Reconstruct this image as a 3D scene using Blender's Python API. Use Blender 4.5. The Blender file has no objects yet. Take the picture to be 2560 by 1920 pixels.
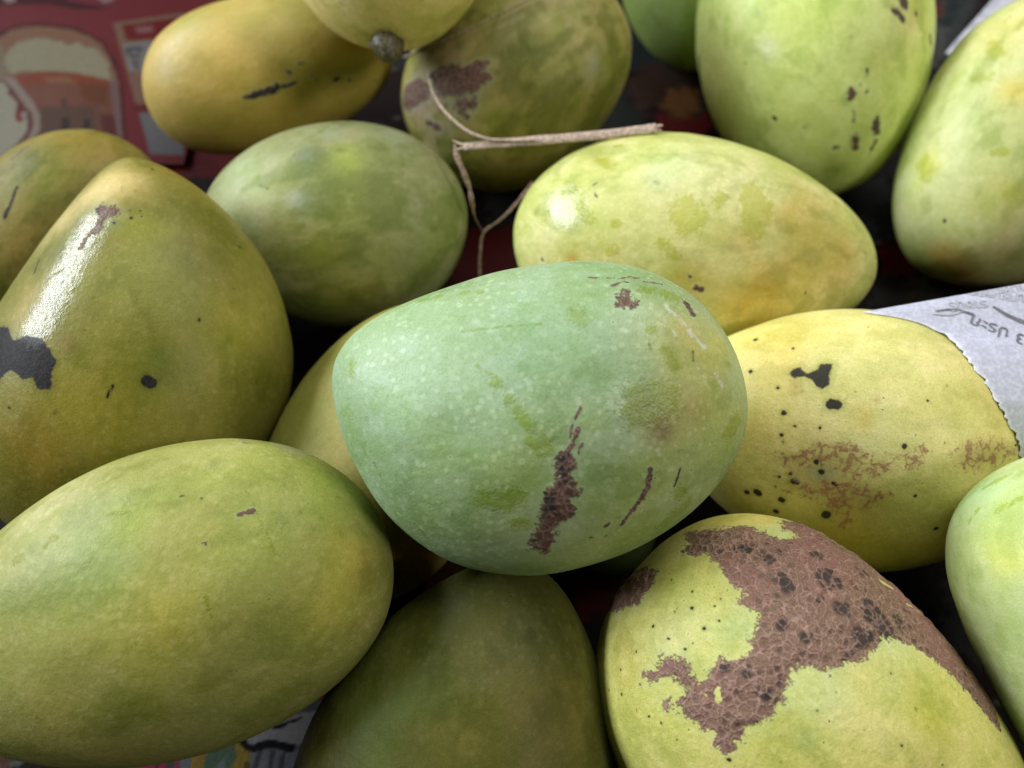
import bpy, bmesh, math, random
import numpy as np
from mathutils import Matrix, Vector
from mathutils.bvhtree import BVHTree

# ------------------------------------------------------------------ camera, light, exposure
scene = bpy.context.scene
COL = scene.collection
cam_data = bpy.data.cameras.new('camera')
cam = bpy.data.objects.new('camera', cam_data)
COL.objects.link(cam)
cam.location = (0, 0, 0.292)
cam.rotation_euler = (math.radians(90 - 62), 0, 0)
cam_data.sensor_fit = 'HORIZONTAL'
cam_data.angle = math.radians(60)
cam_data.clip_start = 0.01
cam_data.clip_end = 50
cam_data.dof.use_dof = True
cam_data.dof.focus_distance = 0.222
cam_data.dof.aperture_fstop = 9.0
scene.camera = cam

world = bpy.data.worlds.new('World')
scene.world = world
world.use_nodes = True
bg = world.node_tree.nodes['Background']
bg.inputs[0].default_value = (0.95, 0.97, 1.0, 1)
bg.inputs[1].default_value = 0.012

def area(name, az, el, dist, sx, sy, power, color):
    ld = bpy.data.lights.new(name, 'AREA')
    ld.shape = 'RECTANGLE'
    ld.size, ld.size_y = sx, sy
    ld.energy = power
    ld.color = color
    o = bpy.data.objects.new(name, ld)
    COL.objects.link(o)
    az, el = math.radians(az), math.radians(el)
    c = Vector((0, 0.16, 0.05))
    d = Vector((math.sin(az) * math.cos(el), math.cos(az) * math.cos(el), math.sin(el)))
    o.location = c + d * dist
    o.rotation_euler = d.to_track_quat('Z', 'Y').to_euler()
    return o

area('window_light', -69, 28, 2.2, 1.7, .5, 62, (0.86, 0.93, 1.0))      # wide window to the left: cool sheen
area('roof_light', 30, 56, 1.7, 1.5, 1.3, 19, (1.0, 0.98, 0.94))          # broad skylight above, behind the heap on the right
area('doorway_light', 116, 44, 2.6, .42, .42, 13, (1.0, 0.97, 0.92))         # small opening on the right

vs = scene.view_settings
vs.view_transform = 'Standard'
vs.look = 'None'
vs.exposure = 0.38
vs.gamma = 1.0
vs.use_curve_mapping = False
scene.cycles.max_bounces = 4
scene.cycles.diffuse_bounces = 3
scene.cycles.glossy_bounces = 2
scene.cycles.caustics_reflective = False
scene.cycles.caustics_refractive = False

# ------------------------------------------------------------------ helpers
def tag(o, label, cat, group=None, kind=None):
    o['label'] = label
    o['category'] = cat
    if group: o['group'] = group
    if kind: o['kind'] = kind
    return o

def mesh_obj(name, me, mat=None, parent=None):
    o = bpy.data.objects.new(name, me)
    COL.objects.link(o)
    if mat: me.materials.append(mat)
    if parent: o.parent = parent
    return o

def grid_mesh(name, P, wrap=False, caps=None):
    """P: (n,m,3) array of points -> quad mesh, wrap joins the second axis"""
    n, m = P.shape[:2]
    V = P.reshape(-1, 3)
    i = np.arange(n - 1)[:, None]
    j = np.arange(m if wrap else m - 1)[None, :]
    j2 = (j + 1) % m
    Q = np.stack([i * m + j + 0 * i, (i + 1) * m + j, (i + 1) * m + j2, i * m + j2 + 0 * i], -1).reshape(-1, 4)
    faces = [Q]
    me = bpy.data.meshes.new(name)
    tri = np.zeros((0, 3), int)
    if caps is not None:
        V = np.concatenate([V, np.array(caps)])
        a, b = n * m, n * m + 1
        k = np.arange(m); k2 = (k + 1) % m
        tri = np.concatenate([np.stack([0 * k + a, k, k2], -1), np.stack([0 * k + b, (n - 1) * m + k2, (n - 1) * m + k], -1)])
    loops = np.concatenate([Q.ravel(), tri.ravel()]).astype(np.int32)
    me.vertices.add(len(V)); me.vertices.foreach_set('co', V.astype(np.float32).ravel())
    me.loops.add(len(loops)); me.loops.foreach_set('vertex_index', loops)
    starts = np.concatenate([np.arange(len(Q)) * 4, len(Q) * 4 + np.arange(len(tri)) * 3]).astype(np.int32)
    me.polygons.add(len(starts)); me.polygons.foreach_set('loop_start', starts)
    me.polygons.foreach_set('use_smooth', np.ones(len(starts), bool))
    me.update(calc_edges=True)
    me.validate()
    return me, V

def attr_f(me, name, v):
    a = me.attributes.new(name, 'FLOAT', 'POINT'); a.data.foreach_set('value', np.asarray(v, np.float32))

def attr_c(me, name, v):
    a = me.attributes.new(name, 'FLOAT_COLOR', 'POINT')
    c = np.ones((len(v), 4), np.float32); c[:, :3] = v
    a.data.foreach_set('color', c.ravel())

def hash3(i, j, k, seed):
    h = (i * 374761393 + j * 668265263 + k * 2147483647 + seed * 1274126177) & 0xffffffff
    h = ((h ^ (h >> 13)) * 1103515245) & 0xffffffff
    h = ((h ^ (h >> 16)) * 2246822519) & 0xffffffff
    return ((h ^ (h >> 15)) & 0xffffff) / 0xffffff

def vnoise(P, scale, seed=0):
    X = P * scale + 1000.0
    I = np.floor(X).astype(np.int64); f = X - I; f = f * f * (3 - 2 * f)
    r = 0
    for a in (0, 1):
        for b in (0, 1):
            for c in (0, 1):
                w = (f[:, 0] if a else 1 - f[:, 0]) * (f[:, 1] if b else 1 - f[:, 1]) * (f[:, 2] if c else 1 - f[:, 2])
                r = r + w * hash3(I[:, 0] + a, I[:, 1] + b, I[:, 2] + c, seed)
    return r

def fbm(P, scale, seed=0, octaves=4):
    """zero mean, about unit spread"""
    r = 0; w = 1.0; q = 0
    for k in range(octaves):
        r = r + w * (vnoise(P, scale * 2.03 ** k, seed * 7 + k) - .5); q += w * w; w *= .6
    return r / (.17 * math.sqrt(q))

def sstep(v, lo, hi):
    t = np.clip((v - lo) / (hi - lo), 0, 1); return t * t * (3 - 2 * t)

def seg_dist(P, pts):
    pts = np.asarray(pts, float)
    d = np.full(len(P), 1e9)
    for a, b in zip(pts[:-1], pts[1:]):
        ab = b - a
        t = np.clip((P - a) @ ab / max(ab @ ab, 1e-9), 0, 1)
        d = np.minimum(d, np.linalg.norm(P - a - t[:, None] * ab, axis=1))
    return d

def poly_sdf(U, poly):
    """signed distance (positive inside) of 2-D points"""
    poly = np.asarray(poly, float)
    d = np.full(len(U), 1e9); ins = np.zeros(len(U), bool)
    for a, b in zip(poly, np.roll(poly, -1, 0)):
        ab = b - a
        t = np.clip((U - a) @ ab / max(ab @ ab, 1e-9), 0, 1)
        d = np.minimum(d, np.hypot(*(U - a - t[:, None] * ab).T))
        c = (a[1] > U[:, 1]) != (b[1] > U[:, 1])
        with np.errstate(divide='ignore', invalid='ignore'):
            ins ^= c & (U[:, 0] < ab[0] * (U[:, 1] - a[1]) / ab[1] + a[0])
    return np.where(ins, d, -d)

def chart(P, poly):
    """equidistant chart of the surface round the middle of a patch, in mm"""
    poly = np.asarray(poly, float)
    Rm = np.linalg.norm(poly, axis=1).mean()
    D = poly / np.linalg.norm(poly, axis=1)[:, None]
    c = D.mean(0); c /= np.linalg.norm(c)
    e1 = np.cross(c, (0, 0, 1) if abs(c[2]) < .9 else (1, 0, 0)); e1 /= np.linalg.norm(e1); e2 = np.cross(c, e1)
    def f(Q):
        Q = Q / np.maximum(np.linalg.norm(Q, axis=1), 1e-9)[:, None]
        an = np.arccos(np.clip(Q @ c, -1, 1)); x, y = Q @ e1, Q @ e2
        h = np.maximum(np.hypot(x, y), 1e-9)
        return np.stack([x / h * an, y / h * an], -1) * Rm
    return f(P), f(poly)

# ------------------------------------------------------------------ node helper
class NT:
    def __init__(self, name):
        self.mat = bpy.data.materials.new(name); self.mat.use_nodes = True
        self.t = self.mat.node_tree; self.t.nodes.clear()
        self.out = self.t.nodes.new('ShaderNodeOutputMaterial')
        self.bsdf = self.t.nodes.new('ShaderNodeBsdfPrincipled')
        self.t.links.new(self.bsdf.outputs[0], self.out.inputs[0])
    def set(self, sock, v):
        if isinstance(v, bpy.types.NodeSocket): self.t.links.new(v, sock)
        elif isinstance(v, (tuple, list)) and len(v) == 3 and sock.type == 'RGBA': sock.default_value = (*v, 1)
        else: sock.default_value = v
    def node(self, typ, ins=None, **props):
        n = self.t.nodes.new(typ)
        for k, v in props.items(): setattr(n, k, v)
        for k, v in (ins or {}).items(): self.set(n.inputs[k], v)
        return n
    def math(self, op, a, b=0.0, clamp=False):
        return self.node('ShaderNodeMath', {0: a, 1: b}, operation=op, use_clamp=clamp).outputs[0]
    def mul(self, a, b): return self.math('MULTIPLY', a, b)
    def add(self, a, b): return self.math('ADD', a, b)
    def step(self, v, lo, hi, a=0.0, b=1.0):
        n = self.node('ShaderNodeMapRange', {'Value': v, 'From Min': lo, 'From Max': hi, 'To Min': a, 'To Max': b}, interpolation_type='SMOOTHSTEP')
        return n.outputs['Result']
    def mix(self, f, a, b, mode='MIX'):
        n = self.t.nodes.new('ShaderNodeMix'); n.data_type = 'RGBA'; n.blend_type = mode
        self.set(n.inputs[0], f); self.set(n.inputs[6], a); self.set(n.inputs[7], b)
        return n.outputs[2]
    def mulc(self, a, c): return self.mix(1.0, a, c, 'MULTIPLY')
    def attr(self, name): return self.node('ShaderNodeAttribute', attribute_name=name)
    def noise(self, vec, scale, detail=3.0, rough=.55, dist=0.0):
        return self.node('ShaderNodeTexNoise', {'Vector': vec, 'Scale': scale, 'Detail': detail, 'Roughness': rough, 'Distortion': dist})
    def voro(self, vec, scale, feature='F1', rnd=1.0):
        return self.node('ShaderNodeTexVoronoi', {'Vector': vec, 'Scale': scale, 'Randomness': rnd}, feature=feature)
    def coords(self, seed=0.0):
        tc = self.node('ShaderNodeTexCoord')
        m = self.node('ShaderNodeVectorMath', {0: tc.outputs['Object'], 1: (1000, 1000, 1000)}, operation='MULTIPLY')
        m = self.node('ShaderNodeVectorMath', {0: m.outputs[0], 1: (seed * 137.1, seed * 71.7, seed * 33.3)}, operation='ADD')
        return m.outputs[0]
    def bump(self, h, strength=1.0, dist=.001):
        return self.node('ShaderNodeBump', {'Height': h, 'Strength': strength, 'Distance': dist}).outputs[0]

def skin_material(seed, sk, used):
    """skin; `used` names the blemish fields this fruit really has"""
    pale, speck, rough = sk['pale'], sk['speck'], sk['rough']
    s = NT('mango_skin')
    co = s.coords(seed)
    n2n = s.noise(co, .45, 3, .62); n2 = n2n.outputs['Fac']
    n3n = s.noise(co, 1.9, 2, .6); n3 = n3n.outputs['Fac']
    wob = s.node('ShaderNodeVectorMath', {0: n3n.outputs['Color'], 1: (1.1, 1.1, 1.1)}, operation='MULTIPLY').outputs[0]
    cow = s.node('ShaderNodeVectorMath', {0: co, 1: wob}, operation='ADD').outputs[0]
    base = s.attr('tint').outputs['Color']
    low = s.attr('low').outputs['Fac']
    # fine fibrous grain and pores
    c = s.mix(s.mul(s.step(n3, .50, .66), .22 + speck * .5), base, s.mulc(base, (.64, .71, .50)))
    c = s.mix(s.mul(s.step(n2, .48, .66), .42), c, s.mulc(base, (1.14, 1.11, 1.26)))
    n4 = s.noise(co, 4.0, 1, .5).outputs['Fac']
    c = s.mix(s.mul(s.step(n4, .53, .68), .42 + speck * .5), c, s.mulc(base, (.58, .66, .46)))
    c = s.mix(s.mul(s.step(n4, .46, .32), .20), c, s.mulc(base, (1.16, 1.14, 1.2)))
    dots = None
    if pale > 0 or speck > .15:
        v = s.voro(cow, .44)
        dots = s.mul(s.step(v.outputs['Distance'], .22, .36, 1, 0), s.add(s.mul(low, .45), .55))
        if pale > 0: c = s.mix(s.mul(dots, pale), c, s.mix(.14, s.mulc(base, (1.28, 1.22, 1.30)), (.8, .85, .6)))
        c = s.mix(s.mul(s.step(v.outputs['Distance'], .03, .08, 1, 0), speck), c, s.mulc(base, (.35, .42, .28)))
        rg = s.node('ShaderNodeSeparateColor', {0: v.outputs['Color']})
        sp = s.mul(s.mul(s.step(v.outputs['Distance'], .07, .13, 1, 0), s.step(rg.outputs[0], .90, .92)), min(1, speck * 2))
        c = s.mix(sp, c, (.06, .04, .022))
    e1 = s.add(s.mul(s.add(n2, -.5), 4.2), s.mul(s.add(n3, -.5), 2.2))
    r = s.add(s.mul(s.add(n2, -.5), .35), rough)
    spv = sk.get('spec', .3)
    spec = None
    if 'rub' in used:
        rub = s.mul(s.step(s.add(s.attr('rub').outputs['Fac'], s.mul(e1, 1.2)), -.6, .7), s.step(n2, .25, .6, .65, 1.0))
        c = s.mix(s.mul(rub, .9), c, s.mulc(base, (.74, .77, .34)))
        r = s.mix(s.mul(rub, .8), r, (.27, .27, .27))
    if 'gloss' in used:
        gl = s.step(s.add(s.attr('gloss').outputs['Fac'], s.mul(e1, .8)), -1.6, .8)
        r = s.mix(gl, r, (.24, .24, .24))
        spec = s.step(gl, 0, 1, spv, .6)
        glh = s.mul(gl, s.add(s.mul(n3, .05), s.mul(n2, .09)))
    if 'vein' in used:
        va = s.step(s.add(s.attr('vein').outputs['Fac'], s.mul(e1, 1.2)), -.5, .9)
        wv = s.node('ShaderNodeVectorMath', {0: n2n.outputs['Color'], 1: (6, 6, 6)}, operation='MULTIPLY').outputs[0]
        ve = s.voro(s.node('ShaderNodeVectorMath', {0: co, 1: wv}, operation='ADD').outputs[0], .24, 'DISTANCE_TO_EDGE').outputs['Distance']
        vm = s.mul(s.mul(va, s.step(ve, .0, .20, 1, 0)), s.step(n2, .34, .50))
        c = s.mix(s.mul(va, .22), c, (.38, .22, .10))
        c = s.mix(s.mul(vm, .78), c, (.25, .085, .06))
    if 'chalk' in used:
        chk = s.step(s.add(s.attr('chalk').outputs['Fac'], s.mul(e1, 1.6)), -.1, .5)
        c = s.mix(s.mul(chk, .7), c, (.66, .68, .60))
    h = s.add(s.mul(n3, .07), s.mul(n2, .20))
    if 'gloss' in used: h = s.add(h, glh)
    if 'rub' in used: h = s.add(h, s.mul(rub, s.mul(n3, .12)))
    if 'scar' in used:
        sa = s.attr('scar').outputs['Fac']
        sc = s.step(s.add(sa, s.mul(e1, .95)), -.22, .22)
        halo = s.step(s.add(sa, s.mul(e1, .6)), -1.9, -.1)
        c = s.mix(s.mul(halo, .30), c, s.mix(.5, s.mulc(base, (.92, 1.05, 1.2)), (.42, .54, .34)))
        ck = sk.get('cork', .5)
        cork = s.mulc(s.mix(low, (.255, .135, .108), (.22, .137, .092)), (ck, ck * .97, ck * .95))
        cork = s.mix(s.step(n3, .38, .64), s.mulc(cork, (.80, .77, .77)), s.mulc(cork, (1.15, 1.15, 1.15)))
        if 'dark' in used:
            vd = s.voro(cow, .46, 'DISTANCE_TO_EDGE').outputs['Distance']
            vc = s.voro(cow, .46)
            rnd = s.node('ShaderNodeSeparateColor', {0: vc.outputs['Color']})
            ridge = s.step(vd, .02, .15, 1, 0)
            dk = s.step(s.add(s.attr('dark').outputs['Fac'], s.mul(s.add(rnd.outputs[1], -.5), 1.4)), -.2, .5)
            pit = s.mul(s.step(vc.outputs['Distance'], .12, .46, 1, 0), s.step(s.add(rnd.outputs[0], s.mul(s.add(low, -.5), .5)), .35, 1.1))
            cork = s.mix(s.mul(pit, .95), cork, (.075 * ck, .047 * ck, .042 * ck))
            cork = s.mix(s.mul(dk, .85), cork, (.024, .022, .023))
            cork = s.mix(s.mul(ridge, s.mul(s.step(dk, 0, 1, .72, .5), s.step(n2, .3, .62, .35, 1.0))), cork, (.47 * min(1, ck * 1.15), .29 * min(1, ck * 1.15), .23 * min(1, ck * 1.15)))
            h = s.add(h, s.mul(sc, s.add(s.mul(ridge, .28), s.add(.10, s.mul(pit, -.18)))))
        else:
            h = s.add(h, s.mul(sc, .06))
        c = s.mix(sc, c, cork)
        r = s.mix(sc, r, (.60, .60, .60))
    if 'rot' in used:
        ra = s.attr('rot').outputs['Fac']
        ro = s.step(s.add(ra, s.mul(e1, .24)), -.2, .22)
        rh = s.step(s.add(ra, s.mul(e1, .5)), -1.5, -.1)
        c = s.mix(s.mul(rh, .40), c, s.mulc(base, (.50, .52, .34)))
        c = s.mix(s.mul(ro, .95), c, s.mix(s.step(n3, .4, .65), (.009, .010, .018), (.030, .025, .026)))
        r = s.mix(ro, r, (.5, .5, .5))
        spec = s.mul(spec if spec is not None else spv, s.step(ro, 0, 1, 1, .45))
    s.set(s.bsdf.inputs['Base Color'], c)
    s.set(s.bsdf.inputs['Roughness'], r)
    s.set(s.bsdf.inputs['Specular IOR Level'], spec if spec is not None else spv)
    s.set(s.bsdf.inputs['Normal'], s.bump(h, .9))
    return s.mat

def plain_material(name, color, rough=.6, vary=.25, scale=.5, spec=.4):
    s = NT(name); co = s.coords(3)
    n = s.noise(co, scale, 4, .6).outputs['Fac']
    c = s.mix(s.step(n, .35, .7), tuple(x * (1 - vary) for x in color), tuple(min(1, x * (1 + vary)) for x in color))
    s.set(s.bsdf.inputs['Base Color'], c)
    s.bsdf.inputs['Roughness'].default_value = rough
    s.bsdf.inputs['Specular IOR Level'].default_value = spec
    s.set(s.bsdf.inputs['Normal'], s.bump(n, .3))
    return s.mat

def print_material(name, rough=.5):
    """printed paper: ink colours are stored on the sheet's points"""
    s = NT(name); co = s.coords(5)
    n = s.noise(co, .9, 4, .6).outputs['Fac']
    base = s.attr('ink').outputs['Color']
    c = s.mix(s.step(n, .35, .75), s.mulc(base, (.80, .80, .80)), s.mulc(base, (1.08, 1.08, 1.08)))
    s.set(s.bsdf.inputs['Base Color'], c)
    s.bsdf.inputs['Roughness'].default_value = rough
    s.bsdf.inputs['Specular IOR Level'].default_value = .06
    s.set(s.bsdf.inputs['Normal'], s.bump(n, .15))
    return s.mat

# ------------------------------------------------------------------ ground and printed sheets
def sheet(name, x0, x1, y0, y1, z, step, base, paint, mat, wav=.0006, seed=0):
    xs = np.arange(x0, x1 + step / 2, step); ys = np.arange(y0, y1 + step / 2, step)
    X, Y = np.meshgrid(xs, ys, indexing='ij')
    P = np.stack([X, Y, 0 * X], -1)
    F = P.reshape(-1, 3)
    P[..., 2] = z + (wav * 2 * (vnoise(F, 22, seed) - .5) + wav * .6 * (vnoise(F, 70, seed + 1) - .5)).reshape(X.shape)
    me, V = grid_mesh(name, P)
    ink = np.tile(np.array(base, float), (len(V), 1))
    U = V[:, :2] * 1000
    for it in paint:
        pl = np.array(it[0], float)
        lo, hi = pl.min(0) - 1, pl.max(0) + 1
        k = np.where((U[:, 0] > lo[0]) & (U[:, 0] < hi[0]) & (U[:, 1] > lo[1]) & (U[:, 1] < hi[1]))[0]
        if not len(k): continue
        soft = it[2]
        d = poly_sdf(U[k], pl) + (vnoise(V[k], 500, 7) - .5) * it[3]
        a = np.clip(d / soft + .5, 0, 1)[:, None]
        ink[k] = ink[k] * (1 - a) + np.array(it[1]) * a
    attr_c(me, 'ink', ink)
    return mesh_obj(name, me, mat)

def rect(cx, cy, w, h, a=0):
    c, s = math.cos(a), math.sin(a)
    return [(cx + c * x - s * y, cy + s * x + c * y) for x, y in ((-w / 2, -h / 2), (w / 2, -h / 2), (w / 2, h / 2), (-w / 2, h / 2))]

me, V = grid_mesh('floor', np.array([[[x, y, -.004] for y in (-1.5, 2.0)] for x in (-1.75, 1.75)]))
floor = mesh_obj('floor', me, plain_material('dark_floor', (.035, .028, .025), .6, .3, .02))
floor['kind'] = 'structure'

PRINT = print_material('printed_paper', .5)
rng = random.Random(4)
# the newspaper spread under the whole heap: grey columns of print, some colour, all darkened to stand in for gap shade
paint = []
for k in range(110):
    cx, cy = rng.uniform(-260, 300), rng.uniform(0, 420)
    w, h = rng.uniform(14, 50), rng.uniform(10, 40)
    colr = rng.choice([(.07, .007, .007), (.09, .010, .009), (.010, .011, .011), (.016, .018, .018), (.035, .035, .037), (.06, .026, .01), (.012, .014, .012)])
    paint.append((rect(cx, cy, w, h, .25), colr, .6, .3))
for k in range(420):
    cx, cy = rng.uniform(-260, 300), rng.uniform(0, 420)
    paint.append((rect(cx, cy, rng.uniform(4, 16), 1.1, .25), rng.choice([(.006, .006, .006), (.01, .01, .01), (.07, .068, .066)]), .4, .4))
paint += [([(62.6, 319.0), (83.8, 319.0), (87.8, 276.6), (67.6, 276.6)], (0.025, 0.015, 0.01), 2.2, 7.0), ([(70.1, 307.3), (82.8, 308.7), (83.4, 293.1), (74.6, 287.0), (67.0, 294.5)], (0.1, 0.0425, 0.015), 2.2, 7.0), ([(64.9, 294.5), (74.6, 287.0), (87.4, 291.7), (87.8, 276.6), (61.7, 279.3)], (0.08, 0.007, 0.007), 2.2, 7.0), ([(49.3, 310.2), (69.4, 325.0), (69.9, 304.4), (56.2, 287.5)], (0.03, 0.015, 0.011), 2.2, 7.0), ([(34.1, 298.7), (51.2, 307.3), (58.2, 287.0), (39.5, 282.0)], (0.011, 0.013, 0.012), 2.2, 7.0), ([(150.0, 221.5), (160.3, 216.8), (161.1, 203.2), (146.4, 203.2)], (0.06, 0.006, 0.006), 2.2, 7.0), ([(151.3, 238.2), (159.5, 240.6), (155.6, 221.5), (148.1, 221.5)], (0.015, 0.015, 0.014), 2.2, 7.0), ([(139.0, 203.2), (164.8, 203.2), (171.0, 190.0), (140.0, 189.0)], (0.0175, 0.017, 0.015), 2.2, 7.0), ([(153.3, 201.0), (163.0, 203.2), (165.5, 197.6), (153.8, 194.4)], (0.035, 0.025, 0.015), 2.2, 7.0), ([(-20.1, 226.2), (0.8, 230.9), (2.6, 203.2), (-26.6, 194.4)], (0.0425, 0.004, 0.004), 2.2, 7.0), ([(-9.0, 245.6), (2.7, 250.6), (0.8, 230.9), (-12.5, 226.2)], (0.015, 0.015, 0.014), 2.2, 7.0), ([(19.2, 83.2), (34.8, 84.8), (34.0, 69.3), (21.8, 67.8)], (0.05, 0.004, 0.004), 2.2, 7.0), ([(31.9, 88.0), (38.1, 87.2), (36.9, 80.1), (32.3, 81.6)], (0.07, 0.06, 0.055), 2.2, 7.0), ([(206.5, 372.6), (229.1, 372.6), (212.3, 340.3), (197.3, 322.0)], (0.025, 0.0275, 0.0275), 2.2, 7.0), ([(213.3, 372.6), (222.3, 372.6), (207.2, 346.6), (202.8, 346.6)], (0.009, 0.015, 0.014), 2.2, 7.0), ([(200.6, 346.6), (207.2, 346.6), (199.4, 322.0), (193.4, 319.0)], (0.045, 0.044, 0.04), 2.2, 7.0), ([(206.1, 366.0), (209.5, 366.0), (204.3, 352.9), (203.0, 352.9)], (0.08, 0.015, 0.01), 2.2, 7.0), ([(137.9, 80.1), (147.8, 83.2), (149.7, 53.2), (139.9, 61.9)], (0.0225, 0.0225, 0.023), 2.2, 7.0), ([(132.0, 81.6), (141.7, 83.2), (144.6, 69.3), (135.8, 70.8)], (0.01, 0.01, 0.01), 2.2, 7.0), ([(-142.9, 276.6), (-126.7, 263.4), (-123.5, 255.7), (-133.3, 255.7)], (0.055, 0.005, 0.005), 2.2, 7.0)]
news = sheet('newspaper', -.30, .34, -.06, .56, .0000, .0016, (.009, .0045, .004), paint, PRINT, .0003, 3)
tag(news, 'dark printed newspaper spread flat under the whole heap of mangoes', 'newspaper')

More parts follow.
